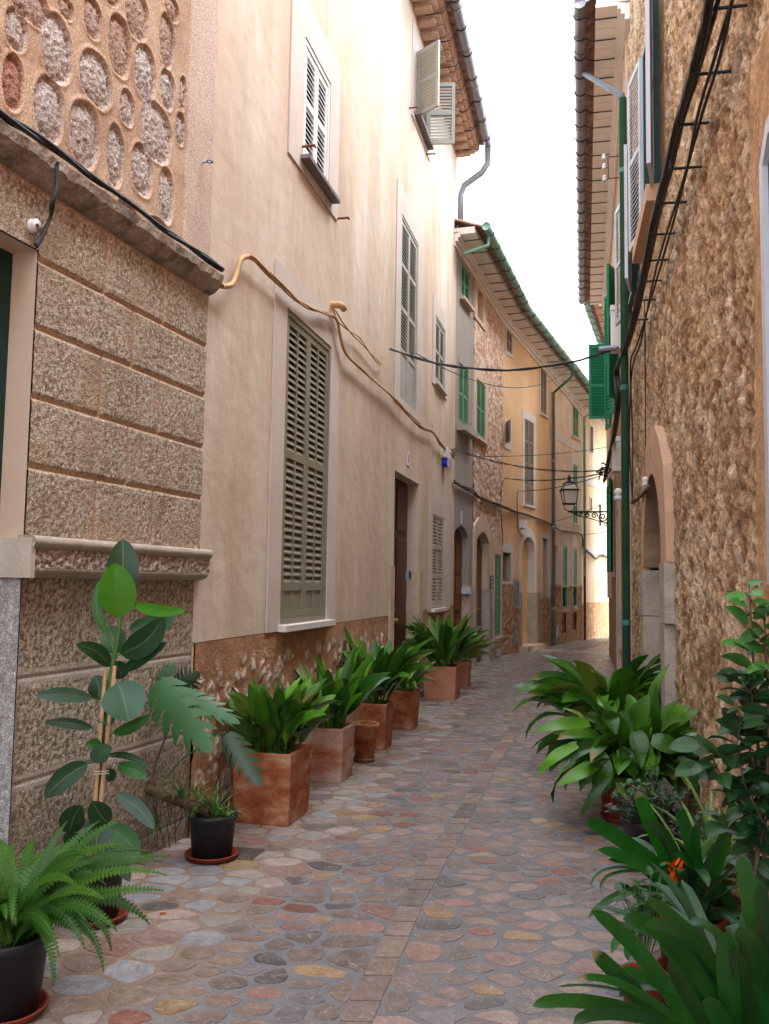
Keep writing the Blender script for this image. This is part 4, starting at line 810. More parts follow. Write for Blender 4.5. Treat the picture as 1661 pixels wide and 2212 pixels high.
# ================================================================ RIGHT : brown stone house
M_tanp = mat('tan_plaster', [S(186, 150, 122), S(202, 168, 140)], 3, 6, .85, .25, 60, .004, fine=.05)
k0 = thing('brown_stone_house', (*w0.T(4, 0)[:2], 0), 'rough brown rubble stone house filling the right side, with an arched doorway', 'house')
DQ = (4.50, 6.10); dz, dt = 1.80, 2.64; KW = (4.72, 5.72, 5.12, 6.95); KV = (7.30, 8.15, 5.05, 6.6); KE = (-.35, .80, 1.62, 3.52)
def inarch(q, z, q0, q1, zs, zt): c = (q0 + q1) / 2; a = (q1 - q0) / 2; return (np.abs(q - c) < a) & ((z < zs) | (((q - c) / a) ** 2 + ((z - zs) / (zt - zs)) ** 2 < 1))
def brown(Q, Z):
    wq, wz = fbm(Q * 4, Z * 4, 3) * .35, fbm(Q * 4 + 7, Z * 4 + 9, 3) * .35
    f1, f2, idd = worley(Q / .17 + wq, Z / .24 + wz); g1_, g2_, id2 = worley(Q / .085 + wq * 2, Z / .10 + wz * 2)
    n = fbm(Q * 16, Z * 14, 5, .62); bg = fbm(Q * 1.1, Z * .9, 4); rid = 1 - np.abs(perlin(Q * 9, Z * 5))
    big = sstep(.62, .15, f1); n2 = fbm(Q * 34, Z * 26, 3, .65); H = .018 * big * (.3 + ((idd * 53) % 1)) + .007 * sstep(.5, .1, g1_) + .021 * n + .013 * n2 + .009 * (rid - .6) + .015 * bg
    c = mixcol(S(142, 110, 78), S(206, 178, 144), sstep(-.5, .45, n + .6 * n2 + .4 * (((idd * 91) % 1) - .5))); c = mixcol(c, S(226, 208, 184), .75 * sstep(.55, .95, ((idd * 17) % 1) + .4 * n)); c = mixcol(c, S(120, 86, 58), .5 * sstep(.1, .6, fbm(Q * 2.2 + 5, Z * 2.2, 3) + .3 * n)); c = mixcol(c, S(176, 142, 110), .55 * sstep(.5, .75, f1))
    # smooth plaster round the near window and round the tall openings
    pb = np.maximum(sstep(1.14, 1.06, Q + .06 * bg) * sstep(1.25, 1.35, Z + .05 * bg) * sstep(4.1, 3.9, Z), sstep(.0, .05, Q - KW[0] + .42) * sstep(.0, .05, KW[1] + .22 - Q) * sstep(0, .05, Z - KW[2] + .05))
    H = H * (1 - pb) + pb * (.03 + .004 * n); pc = mixcol(S(172, 136, 100), S(196, 160, 122), sstep(-.4, .4, fbm(Q * 5, Z * 5, 4)))
    t = pb[..., None]; return H - .02, c * (1 - t) + pc * t, 1 - .8 * pb
hole0 = lambda q, z: inarch(q, z, DQ[0] + .0, DQ[1], dz, dt) | ((q > KW[0]) & (q < KW[1]) & (z > KW[2]) & (z < KW[3])) | ((q > KV[0]) & (q < KV[1]) & (z > KV[2]) & (z < KV[3])) | ((q < KE[1]) & (z > KE[2]) & (z < KE[3]))
relief('wall', w0, .2, w0.L, 0, 9.6, .0225, brown, M_ruf0, k0, holes=hole0)
m = MB(); m.panel(w0, rect(-9, .2, 0, 9.6), [rect(KE[0], .19, KE[2], KE[3])], .0, -.45, [-.2]); m.build('wall_block', M_plaster0, k0); body(k0, w0, -9, w0.L, 9.5)
m = MB(); m.add([w0.T(w0.L, 0, .03), w0.T(w0.L, 9.6, .03), w0.T(w0.L, 9.6, -.4), w0.T(w0.L, 0, -.4)], [(0, 1, 2, 3)]); m.build('wall_end', M_pinkp, k0)
# arched doorway
ao = lambda o, zt: arch(DQ[0] - o, DQ[1] + o, dz, dz, zt, 24)[2:]
m = MB(); m.panel(w0, [(DQ[1] + .27, dz), (DQ[1] - .0, dz)] + arch(DQ[0], DQ[1], 0, dz, dt, 24)[2:][1:-1] + [(DQ[0], dz), (DQ[0] - .37, dz), (DQ[0] - .34, 2.2), (DQ[0] - .22, 2.6), (4.60, 2.86), (4.95, 3.03), (5.3, 3.06), (5.7, 3.0), (6.05, 2.75), (6.28, 2.3)], [], .062, -.1); m.build('door_surround', M_tanp, k0)
m = MB(); ar = arch(DQ[0], DQ[1], 0, dz, dt, 24)[2:]; n = len(ar); m.add([w0.T(a, b, .06) for a, b in ar] + [w0.T(a, b, -.3) for a, b in ar], [(i, i + 1, n + i + 1, n + i) for i in range(n - 1)]); m.build('door_reveal', M_tanp, k0, True)
for (z0_, z1_, o, p) in ((1.32, 1.80, .36, .075), (.55, 1.312, .30, .072), (0, .542, .33, .078)): boxes('door_jamb', M_stoneblk, k0, w0, [(DQ[0] - o, DQ[0] + .002, z0_, z1_, -.3, p), (DQ[1] - .002, DQ[1] + o - .05, z0_, z1_ - .03 * (z1_ > 1.5), -.3, p - .004)])
dd = door_panel(w0, DQ[0], DQ[1], .05, 2.7, -.26).build('door', M_wooddk, k0)
m = MB(); m.box(w0, DQ[0] - .1, DQ[1] + .1, 0, .09, -.3, .12); m.build('doorstep', M_stoneblk, k0)
text_mesh('3', .16, w0, 5.28, 2.78, .063, M_slate, k0)
# first floor windows with shutters folded back
for r, lvs in ((KW, ((0, -1), (1, 1))), (KV, ((0, -1), (1, 1)))):
    m = MB(); m.panel(w0, rect(r[0] - .0, r[1] + .0, r[2], r[3]), [rect(r[0] + .06, r[1] - .06, r[2] + .06, r[3] - .06)], .06, -.2); wn = m.build('window', M_dgreen, k0)
    m = MB(); m.fill(w0, rect(r[0], r[1], r[2], r[3]), -.12); m.build('window_pane', M_dark, wn)
    for s_, f in lvs:
        lf = w0.leaf(r[0] if s_ == 0 else r[1], .075, rad(9), f); leaf_mesh(lf, 0, .50, r[2] - .02, r[3] - .02, .02, R2, 1, pitch=.05).build('shutter', M_bluegrey, wn)
m = MB(); m.box(w0, KW[0] - .08, KW[1] + .45, KW[2] - .16, KW[2] - .01, .0, .14); m.build('window_sill', M_tanp, k0)
m = MB(); m.panel(w0, [(KE[0], KE[2]), (KE[1], KE[2]), (KE[1], KE[3] - .12), (KE[1] - .14, KE[3]), (KE[0], KE[3])], [[(KE[0] + .07, KE[2] + .07), (KE[1] - .06, KE[2] + .07), (KE[1] - .06, KE[3] - .15), (KE[1] - .16, KE[3] - .07), (KE[0] + .07, KE[3] - .07)]], .035, .0); wn = m.build('window', M_bluegrey, k0)
m = MB(); m.box(w0, KE[0], KE[1] - .02, KE[2], KE[3], -.03, .012); m.build('shutter', M_dgreen, wn)
# ================================================================ RIGHT : the next house with deep eaves
k1 = thing('roughcast_house', (*w1.T(4, 0)[:2], 0), 'brown roughcast house on the right with deep tiled eaves and bright green shutters', 'house')
f1_ = lambda q: 9.10 - .05 * q
w1s = W(w1.a, w1.u, w1.n, w1.L)
GA = (2.9, 3.8, 4.6, 6.75); GB = (6.0, 6.9, 4.9, 6.4); GC = (6.2, 6.9, 1.9, 3.7); DD = (3.4, 4.4, .05, 2.9); GD = (1.0, 1.9, 5.0, 6.7)
m = MB(); m.panel(w1, [(0, 0), (w1.L, 0), (w1.L, f1_(w1.L) + .1), (0, f1_(0) + .1)], [rect(*GA), rect(*GB), rect(*GC), rect(*DD)], .0, -.4, [-.15, -.15, -.1, -.25]); m.build('wall', M_rend1, k1); body(k1, w1, 0, w1.L - .05, 8.6, -.42)
boxes('plaster_strip', M_pinkp, k1, w1, [(w1.L - 2.2, w1.L + .004, 1.35, f1_(w1.L), .001, .035), (0.0, .16, 1.2, f1_(0) - .2, .001, .03), (.42, .62, 1.2, f1_(0) - .2, .001, .04)])
m = MB(); m.panel(w1, rect(DD[0] - .2, DD[1] + .2, .0, 3.1), [rect(*DD)], .03, .001, [-.25]); m.build('door_surround', M_pinkp, k1); door_panel(w1, DD[0], DD[1], .05, 2.9, -.2).build('door', M_green, k1)
m = MB(); m.box(w1, DD[0] - .32, DD[0] - .21, .6, 1.35, .0, .06); m.build('door_jamb', M_stoneblk, k1)
for r, lv in ((GA, ((1, -1, 22), (1, 1, 22))), (GB, ((0, -1, 90), (1, 1, 10))), (GC, ((0, -1, 8), (1, 1, 8)))):
    m = MB(); m.panel(w1, rect(r[0] - .12, r[1] + .12, r[2] - .1, r[3] + .1), [rect(*r)], .025, .001, [-.15]); wn = m.build('window', M_pinkp, k1); m = MB(); m.fill(w1, rect(*r), -.14); m.build('window_pane', M_dark, wn)
    for k, (_, f, an) in enumerate(lv):
        lf = w1.leaf(r[0] if f < 0 else r[1], .04, rad(an), f); leaf_mesh(lf, 0, .44, r[2], r[3], .018, ((.45, 'l'), (.55, 'l')), 1, pitch=.055).build('shutter', M_green, wn)
eave(k1, w1, -.4, w1.L, f1_, .55, 'soffit', M_zinc, .08, .42, soffm=M_soff)
q, _ = w1.px(1350, 900, .12); gz = f1_(q) + .1
zt_ = w1.px(1349, 166, .12)[1]; m = MB(); m.tube([P(1246, 128, 12.8), P(1247, 150, 12.75), Vector(w1.T(q, zt_ + .04, .13)), Vector(w1.T(q, zt_ - .1, .12))], .038, 10); m.build('gutter_elbow', M_pgrey, k1, True)
m = MB(); m.tube([w1.T(q, zt_, .12), w1.T(q, .05, .12)], .045, 10); [m.tube([w1.T(q, z - .03, .12), w1.T(q, z + .03, .12)], .052, 10) for z in (1.2, 3.9, 6.5)]; m.build('downpipe', M_gpiped, k1, True)
def wall_pt(x, y, off):
    q, z = w0.px(x, y, off)
    if q <= w0.L: return Vector(w0.T(q, z, off))
    q, z = w1.px(x, y, off); return Vector(w1.T(q, z, off))
def box_at(w, x0, y0, x1, y1, d0, d1, nm, mt, par, bev=0):
    qa, za = w.px(x0, y0, d1); qb, zb = w.px(x1, y1, d1); m = MB(); m.box(w, min(qa, qb), max(qa, qb), min(za, zb), max(za, zb), d0, d1); return m.build(nm, mt, par)
jb = thing('junction_box', w1.T(1.3, 5.3, .05), 'white plastic junction box beside the cables at first-floor height of the right wall', 'junction box')
m = MB(); m.box(w1, .95, 1.25, 4.95, 5.55, .06, .2); m.build('box', M_white, jb); m = MB(); m.box(w1, .93, 1.27, 5.5, 5.57, .06, .21); m.build('lid', M_white, jb)
jb = thing('junction_box', w1.T(2, 3.4, .05), 'lower slim white junction box on the right wall above the lamp', 'junction box')
m = MB(); m.box(w1, 2.0, 2.3, 3.35, 3.85, .04, .16); m.build('box', M_white, jb); m = MB(); m.box(w1, 1.98, 2.32, 3.80, 3.87, .04, .17); m.build('lid', M_white, jb)

# ================================================================ RIGHT far : house beyond the bend
k2 = thing('terracotta_eaves_house', (E1[0] + .8, E1[1] + 1.2, 0), 'house beyond the bend whose green gutter curves away behind the right wall', 'house')
ga = np.array(P(1262, 650, 22.0))[:2]; gb = np.array(P(1316, 812, 29.5))[:2]; zg = P(1262, 650, 22.0).z
w2 = W.between(ga, gb, 'R'); w2 = W(w2.a - w2.n * .62, w2.u, w2.n, 6.0)
m = MB(); m.box(w2, .05, w2.L, 0, zg, -3, 0); m.build('wall', M_cream, k2)
eave(k2, w2, 0, w2.L, lambda q: zg - .12, .55, 'corbel', M_gpipe, .08, .6)

# ================================================================ CABLES
def cable(pts, r, m, label, name='cable', cat='cable', strands=1, spread=.0, group=None, seg=6, tw=.22):
    mb = MB()
    for s_ in range(strands):
        rs2 = random.Random(s_ * 13 + 5); pp = []
        P_ = [Vector(p) for p in pts]
        # Catmull-Rom resample
        Q = []
        for i in range(len(P_) - 1):
            p0, p1, p2, p3 = P_[max(i - 1, 0)], P_[i], P_[i + 1], P_[min(i + 2, len(P_) - 1)]
            for k in range(6):
                t = k / 6; Q.append(.5 * ((2 * p1) + (-p0 + p2) * t + (2 * p0 - 5 * p1 + 4 * p2 - p3) * t * t + (-p0 + 3 * p1 - 3 * p2 + p3) * t ** 3))
        Q.append(P_[-1]); a0 = rs2.uniform(0, 6.28)
        for i, p in enumerate(Q):
            a = a0 + i * tw; pp.append(p + Vector((math.cos(a), math.sin(a) * .6, math.sin(a * 1.3))) * spread * (.9 + .15 * rs2.random()))
        mb.tube(pp, r, seg)
    o = mb.build(name, m, None, True, loc=pts[0]); tag(o, label, cat, group); return o
def span(a, b, sag, n=12):
    a, b = Vector(a), Vector(b); return [a.lerp(b, k / n) - Vector((0, 0, sag * 4 * (k / n) * (1 - k / n))) for k in range(n + 1)]
bd = [(1425, -40), (1400, 90), (1370, 200), (1330, 350), (1270, 550), (1225, 740), (1170, 950), (1120, 1200), (1075, 1400)]
bp = [wall_pt(*r4(x, y), .16) for x, y in bd] + [wall_pt(*r5(x, y), .16) for x, y in ((1040, 30), (1003, 120), (1008, 220), (1002, 330), (985, 430), (965, 520), (950, 600))]
cable(bp, .010, M_cable, 'thick black bundle of cables sweeping down the right-hand stone wall', 'cable_bundle', 'cable bundle', 12, .032, tw=.06)
sp = [wall_pt(*r4(x, y), .09) for x, y in ((1515, -30), (1440, 250), (1360, 500), (1290, 780), (1205, 1080), (1150, 1290), (1100, 1481))] + [wall_pt(*r5(x, y), .08) for x, y in ((1065, 100), (1062, 300), (1066, 500), (1072, 690))]
cable(sp, .009, M_cable, 'pair of loose black cables running right of the thick bundle on the stone wall', strands=2, spread=.02)
cable([wall_pt(*r5(x, y), .07) for x, y in ((1072, 690), (1090, 680), (1110, 660), (1138, 625))], .02, M_gcable, 'short twisted grey cable curling up to the insulator left of the arched doorway', strands=2, spread=.015)
cable([wall_pt(*r5(x, y), .06) for x, y in ((1124, -180), (1126, 100), (1127, 300), (1126, 520), (1126, 590))], .006, M_cable, 'thin straight vertical wire hanging down the stone wall to an insulator')
ins = MB(); p = wall_pt(*r5(1126, 598), .08); ins.lathe(p, [(.0, -.05), (.03, -.05), (.035, -.03), (.02, -.015), (.035, 0), (.035, .02), (.02, .035), (0, .04)], 14); tag(ins.build('insulator', M_white, None, True, loc=p), 'small white porcelain insulator left of the arched stone doorway', 'insulator')
ins = MB(); p = wall_pt(*r5(1010, 655), .14); ins.lathe(p, [(.0, -.09), (.055, -.09), (.06, -.04), (.035, -.02), (.06, 0), (.06, .04), (.03, .07), (0, .08)], 14); tag(ins.build('insulator', M_white, None, True, loc=p), 'white porcelain insulator on the right wall beside the street lamp', 'insulator')
for k, (x, y) in enumerate(((1405, 40), (1350, 322), (1285, 540), (1250, 730), (1200, 880), (1165, 1015), (1135, 1128), (1110, 1218), (1090, 1300), (1070, 1385))):
    m = MB(); p = wall_pt(*r4(x, y), .16); q_ = wall_pt(*r4(x, y), -.02); w_ = w0 if k < 8 else w1; m.tube([p + Vector((*(w_.n * .02), 0)), p - Vector((*(w_.n * .22), 0))], .009, 6); m.tube([p + Vector((*(w_.n * .02), 0)), p + Vector((*(w_.n * .02), .06))], .008, 6)
    o = m.build('cable_bracket', M_iron, None, loc=p); tag(o, 'black iron peg holding the cable bundle off the right-hand wall', 'bracket', 'pegs holding the cable bundle')
pa = [wall_pt(*r4(x, y), .0) for x, y in ((1052, 672), (1055, 765))]; pb = [p_ + Vector((*(w1.n * .26), 0)) for p_ in pa]; m = MB(); m.tube([pa[0], pb[0], pb[1], pa[1]], .01, 6); o = m.build('insulator_bracket', M_rust, None, loc=pa[0]); tag(o, 'rusty two-armed bracket with three white insulators high on the right wall', 'bracket')
for k in (0, .45, 1): m = MB(); m.lathe(pb[0].lerp(pb[1], k) + Vector((*(w1.n * .05), -.03)), [(0, 0), (.03, .0), (.03, .03), (.018, .04), (.03, .05), (.02, .075), (0, .08)], 10); m.build('insulator', M_white, o, True)
# black cable on the ledge of the ashlar house with its drop to the white insulator
lp = [Vector(b0.T(q, 3.645 + .008 * math.sin(q * 9), .085 + .008 * math.sin(q * 5))) for q in np.linspace(.5, 4.03, 16)]
cable(lp, .012, M_cable, 'black cable lying along the top of the stone ledge on the nearest left house', strands=3, spread=.012)
q, z = b0.px(*r1(207, 968), .1); dp = [Vector(b0.T(*b0.px(x_, y_, .115), .115)) for x_, y_ in (r1(246, 705), r1(243, 790), r1(226, 880))] + [Vector(b0.T(*b0.px(x_, y_, .05), .05)) for x_, y_ in (r1(218, 930), r1(185, 1010), r1(155, 1062))]
cable(dp, .008, M_cable, 'short dark cable dropping from the ledge past a white disc insulator to the left doorway', strands=2, spread=.006)
dw = W(np.array(b0.T(q, 0, 0)[:2]), b0.u, b0.n); m = MB(); m.tube([dw.T(0, z, 0), dw.T(0, z, .016), dw.T(0, z, .024), dw.T(0, z, .038)], [.034, .034, .024, .034], 18); o = m.build('insulator', M_white, None, True, loc=dw.T(0, z)); tag(o, 'round white disc insulator under the ledge near the dark doorway at the left', 'insulator')
m = MB(); m.tube([dw.T(0, z, .037), dw.T(0, z, .042)], .011, 8); b_ = m.build('bolt', M_rust, o)
# ochre conduit over the pink house
yc = [b1.T(*b1.px(*p, .06), .06) for p in (r1(935, 1215), r1(962, 1238), r1(1008, 1215), r1(1035, 1140), r1(1066, 1107), r1(1120, 1145), r1(1205, 1222), r1(1290, 1300), r1(1345, 1335), r1(1420, 1358), r1(1455, 1385))] + [b1.T(*b1.px(*p, .06), .06) for p in (r2(1488, 40), r2(1560, 118), r2(1661, 205), r5(60, 262), r5(110, 325), r5(160, 370), r5(210, 390), r5(240, 440), r5(280, 478), r5(300, 500), r5(290, 462), r5(255, 455))]
cable(yc, .010, M_ycable, 'ochre painted cables looping across the front of the pink plastered house', strands=3, spread=.012)
ht = [b1.T(*b1.px(*p, .05), .05) for p in (r1(1035, 1140), r1(1066, 1107), r1(1130, 1135), r1(1220, 1245), r1(1300, 1318), r1(1350, 1330))]
cable([b1.T(*b1.px(*r1(x, y), .07), .07) for x, y in ((958, 1236), (1000, 1228), (1022, 1180), (1040, 1120), (1068, 1106))], .019, M_ycable, 'fat ochre conduit elbow at the left end of the looping painted cables')
cable([b1.T(*b1.px(*p, .05), .05) for p in (r1(1430, 1318), r1(1445, 1345), r1(1470, 1390), r1(1520, 1440), r1(1550, 1465), r2(1600, 50), r2(1645, 95), r2(1655, 60))], .007, M_ycable, 'twisted frayed cable hanging above the loop right of the tall shuttered window', strands=2, spread=.012)
q, z = b1.px(*r1(1430, 1316)); m = MB(); m.tube([b1.T(q, z, 0), b1.T(q, z, .07), b1.T(q + .03, z - .01, .1), b1.T(q + .09, z - .015, .1)], .035, 12); tag(m.build('pipe_outlet', M_ycable, None, True, loc=b1.T(q, z)), 'stubby ochre pipe elbow poking from the pink wall right of the tall shutters', 'pipe')
fc = [b2.T(*b2.px(*p, .05), .05) for p in (r5(296, 602), r5(330, 622), r5(380, 645), r5(410, 670), r5(450, 690), r5(500, 706))] + [b4.T(*b4.px(*p, .05), .05) for p in (r5(540, 722), r5(600, 742), r5(650, 760), r5(715, 787))] + [b5.T(*b5.px(*p, .05), .05) for p in (r5(760, 812), r5(800, 820), r5(850, 832))] + [b6.T(*b6.px(*p, .05), .05) for p in (r5(858, 880), r5(890, 915), r5(915, 935), r5(935, 920), r5(966, 932))]
cable(fc, .016, M_gcable, 'dark cables fixed along the fronts of the grey, stone, yellow and cream houses', strands=3, spread=.022)
cable([b4.T(*b4.px(*r5(x, y), .05), .05) for x, y in ((520, 588), (502, 620), (503, 680), (498, 706), (503, 760), (510, 850), (500, 935))], .009, M_cable, 'thin dark cable dropping down the edge of the yellow house to the green window')
cable([b4.T(*b4.px(*r5(x, y), .05), .05) for x, y in ((578, 643), (572, 660), (574, 800), (585, 825), (600, 835), (603, 815), (590, 803))], .009, M_cable, 'thin black cable running down the yellow house to the white box over the arch')
# spans across the street
def LW(w, x, y, off=.08): return Vector(w.T(*w.px(x, y, off), off))
jR = wall_pt(*r5(1010, 22), .22)
sp_ = [(LW(b1, *r5(20, 28)), jR, .75, .0075, 'thick twisted black cable strung across the street from the tall window to the right wall', 3, .009),
       (LW(b1, *r5(135, 48)), Vector(b4.T(b4.L - .05, e4(4) + .05, .6)), 1.5, .008, 'thin wire sagging from the pink house to the gutter of the yellow house', 1, 0),
       (LW(b2, *r5(296, 460)), wall_pt(*r5(955, 552), .2), .45, .007, 'dark twisted cable spanning from the grey house to the knot of wires above the lamp', 2, .010),
       (LW(b4, *r5(520, 588)), wall_pt(*r5(950, 565), .2), .25, .007, 'dark cable spanning from the corner of the yellow house to the wires above the lamp', 2, .008),
       (LW(b4, *r5(582, 643)), wall_pt(*r5(950, 572), .25), .2, .008, 'thin cable passing behind the lantern from the yellow house', 1, 0),
       (LW(b2, *r5(384, 492)), wall_pt(*r5(966, 452), .05), .2, .006, 'faint thin wire crossing the street above the lamp', 1, 0),
       (LW(b5, *r5(720, 778)), wall_pt(*r5(962, 690), .1), .12, .006, 'slack thin wire rising from the grey downpipe to the far right wall', 1, 0),
       (LW(b5, *r5(852, 832)), wall_pt(*r5(966, 818), .03), .03, .007, 'short thin wire at the bend below the lamp bracket', 1, 0)]
for a, b, sg, r, lb, st, spd in sp_: cable(span(a, b, sg * .35), r, M_cable, lb, strands=st, spread=spd)
m = MB(); w_ = W(np.array(jR)[:2], w1.u, w1.n); m.tube([jR + Vector((*(w1.n * .02), 0)), jR + Vector((*(w1.n * .22), -.015))], .035, 8); tag(m.build('cable_clamp', M_zinc, None, loc=jR), 'pale clamp where the thick crossing cable meets the bundle on the right', 'clamp')
# thicket of wires under the bundle
rr_ = random.Random(3)
tb = MB(); base = [wall_pt(*r5(x, y), .22) for x, y in ((955, 540), (948, 560), (945, 580), (958, 600))]
for k in range(9): c0 = base[0] + Vector((rr_.uniform(-.04, .04), rr_.uniform(-.1, .1), rr_.uniform(-.06, .06))); tb.tube([c0, c0 + Vector((rr_.uniform(-.18, .05), 0, rr_.uniform(-.1, .1))), c0 + Vector((rr_.uniform(-.08, .05), .1, rr_.uniform(-.2, .08)))], .014, 6)
tag(tb.build('cable_knot', M_cable, None, True, loc=base[0]), 'tangled knot of black wires and connectors on the wall just above the lamp', 'cable knot')
# alarm siren
q, z = b1.px(*r5(252, 500)); al = thing('alarm_siren', b1.T(q, z), 'white and blue alarm siren under the ochre cable on the pink house', 'alarm')
def rbox(mb, w, q0, q1, z0, z1, d0, d1, r=.03):
    c = [(q0 + r, z0 + r, 180), (q1 - r, z0 + r, 270), (q1 - r, z1 - r, 0), (q0 + r, z1 - r, 90)]; pl = [(cx_ + r * math.cos(rad(a + t)), cz + r * math.sin(rad(a + t))) for cx_, cz, a in c for t in (0, 30, 60, 90)]
    mb.panel(w, pl, [], d1, d0)
m = MB(); rbox(m, b1, q - .17, q + .15, z - .02, z + .16, 0, .1); m.build('siren_body', M_white, al); m = MB(); rbox(m, b1, q - .15, q + .13, z - .16, z - .022, 0, .095, .05); m.build('siren_light', M_blue, al)
q, z = b1.px(*r5(232, 492)); m = MB(); rbox(m, b1, q - .09, q + .09, z - .12, z + .12, 0, .008, .04); tag(m.build('warning_sticker', mat('yellow_sticker', [S(196, 186, 110), S(206, 196, 124)], 3, 3, .6, fine=0), None, loc=b1.T(q, z)), 'small yellow sticker on the pink wall left of the alarm siren', 'sticker')

# ================================================================ STREET LAMP
q, z = w1.px(*r5(966, 735), .0); q = w1.L - .15; base = Vector(w1.T(q, z, 0)); wl = W(np.array(base)[:2], w1.n, w1.u)     # along the bracket
tip = w1.px(*r5(805, 735), 0)
lamp = thing('street_lamp', base, 'black four-sided street lantern on a scrolled iron wall bracket at the bend', 'street lamp')
depth = base.y; px2m = lambda px: px * .4993 * depth / FOC
Lb = px2m(966 - 805); m = MB(); m.tube([wl.T(0, z, 0), wl.T(Lb, z, 0)], .02, 8); m.tube([wl.T(0.01, z + .05, 0), wl.T(.01, z - .32, 0)], .022, 8)
def spiral(mb, cq, cz, r0, r1_, a0, a1, rr, n=22): mb.tube([wl.T(cq + (r0 + (r1_ - r0) * t / n) * math.cos(a0 + (a1 - a0) * t / n), cz + (r0 + (r1_ - r0) * t / n) * math.sin(a0 + (a1 - a0) * t / n), 0) for t in range(n + 1)], rr, 5)
m.build('arm', M_iron, lamp, True)
m = MB(); spiral(m, .14, z - .13, .11, .02, rad(180), rad(760), .017); spiral(m, .33, z - .09, .075, .015, rad(200), rad(-340), .015); spiral(m, .50, z - .08, .06, .012, rad(0), rad(540), .014); spiral(m, .66, z - .06, .05, .01, rad(180), rad(-300), .013); spiral(m, .76, z - .05, .04, .01, rad(0), rad(400), .012)
m.tube([wl.T(.02, z - .27, 0), wl.T(.10, z - .26, 0), wl.T(.25, z - .22, 0), wl.T(.4, z - .17, 0), wl.T(.55, z - .13, 0), wl.T(.72, z - .10, 0), wl.T(Lb - .02, z - .02, 0)], .012, 6); spiral(m, .05, z - .30, .05, .01, rad(90), rad(-360), .011); m.build('scroll_bracket', M_iron, lamp, True)
lx = Vector(wl.T(Lb + .03, 0, 0)); zb = z + px2m(735 - 700); zt = z + px2m(735 - 640); wb, wt = px2m(24), px2m(33)
def fr(mb, z0, z1, a0, a1, r): [mb.tube([(lx.x + sx * a0, lx.y + sy * a0, z0), (lx.x + sx * a1, lx.y + sy * a1, z1)], r, 5) for sx in (-1, 1) for sy in (-1, 1)]
def ring(mb, z0, a, r): c = [(lx.x + sx * a, lx.y + sy * a, z0) for sx, sy in ((-1, -1), (1, -1), (1, 1), (-1, 1), (-1, -1))]; [mb.tube([c[i], c[i + 1]], r, 5) for i in range(4)]
def frus(mb, z0, z1, a0, a1): vs = [(lx.x + sx * a, lx.y + sy * a, zz) for a, zz in ((a0, z0), (a1, z1)) for sx, sy in ((-1, -1), (1, -1), (1, 1), (-1, 1))]; mb.add(vs, [(i, (i + 1) % 4, 4 + (i + 1) % 4, 4 + i) for i in range(4)])
m = MB(); fr(m, zb, zt, wb, wt, .011); ring(m, zb, wb, .014); ring(m, zt, wt + .015, .018); zr = zt + px2m(32); fr(m, zt, zr, wt, wt * .62, .010); ring(m, zr, wt * .62, .015)
m.tube([(lx.x, lx.y, z - .02), (lx.x, lx.y, z + .03)], .03, 8); [m.tube([(lx.x, lx.y, z), (lx.x + s_ * wb * .9, lx.y, z + .07), (lx.x + s_ * wb, lx.y, zb)], .011, 6) for s_ in (-1, 1)]; m.build('lantern_frame', M_iron, lamp, True)
m = MB(); frus(m, zb, zt, wb - .004, wt - .004); frus(m, zt, zr, wt - .004, wt * .62 - .004); m.build('lantern_glass', M_glass, lamp)
m = MB(); frus(m, zr, zr + .07, wt * .66, wt * .18); frus(m, zr - .012, zr, wt * .6, wt * .7); m.lathe((lx.x, lx.y, zr + .07), [(wt * .22, 0), (.05, .02), (.03, .05), (.055, .075), (.02, .1), (.008, .15), (0, .16)], 12); m.build('lantern_roof', M_iron, lamp)
m = MB(); m.lathe((lx.x, lx.y, zt - .22), [(0, 0), (.05, .03), (.055, .1), (.03, .17), (.03, .25)], 12); m.build('lamp_bulb', M_white, lamp, True)
# ================================================================ PLANTS
def zz3(x, y): return 648 + .26 * x, 1296 + .26 * y
def z2(x, y): return 270 + .26 * x, 1350 + .26 * y
def strip(mb, pts, hw, nrm, fold=.15, col=(.05, .12, .03), tipcol=None, wave=0):
    """leaf blade along pts; hw = half width per point; nrm = facing hint"""
    n = len(pts); vs = []; cs = []; uv = []; nrm = Vector(nrm)
    for i, p in enumerate(pts):
        t = (pts[min(i + 1, n - 1)] - pts[max(i - 1, 0)]).normalized(); sd = t.cross(nrm)
        if sd.length < 1e-4: sd = t.orthogonal()
        sd.normalize(); up = sd.cross(t).normalized(); w_ = hw[i]; wv = wave * math.sin(i * 1.9 + n) * w_
        for k, (a, b) in enumerate(((-1, 1), (-.55, .45), (0, 0), (.55, .45), (1, 1))):
            vs.append(p + sd * a * w_ + up * (b * fold * w_ + (wv if abs(a) == 1 else 0) * (1 if a > 0 else -1))); uv.append((.5 + a * .5, i / (n - 1)))
            tt = i / (n - 1); c = col
            if tipcol and tt > .9: c = tipcol
            cs.append(c)
    o = len(mb.v); mb.add(vs, [(i * 5 + k, i * 5 + k + 1, (i + 1) * 5 + k + 1, (i + 1) * 5 + k) for i in range(n - 1) for k in range(4)], uv); mb.c[o:] = cs
def lanc(t, pet=.2, tipw=1.0):
    if t < pet: return .08
    x = (t - pet) / (1 - pet); return max(.03, math.sin(math.pi * min(1, x ** .75)) ** .68)
def strap(t): return (.75 + .25 * math.sin(math.pi * t)) * min(1, math.sqrt(max(0, (1 - t) * 9)) + .05)
def oval(t): return max(.02, math.sin(math.pi * t ** .9) ** .58)
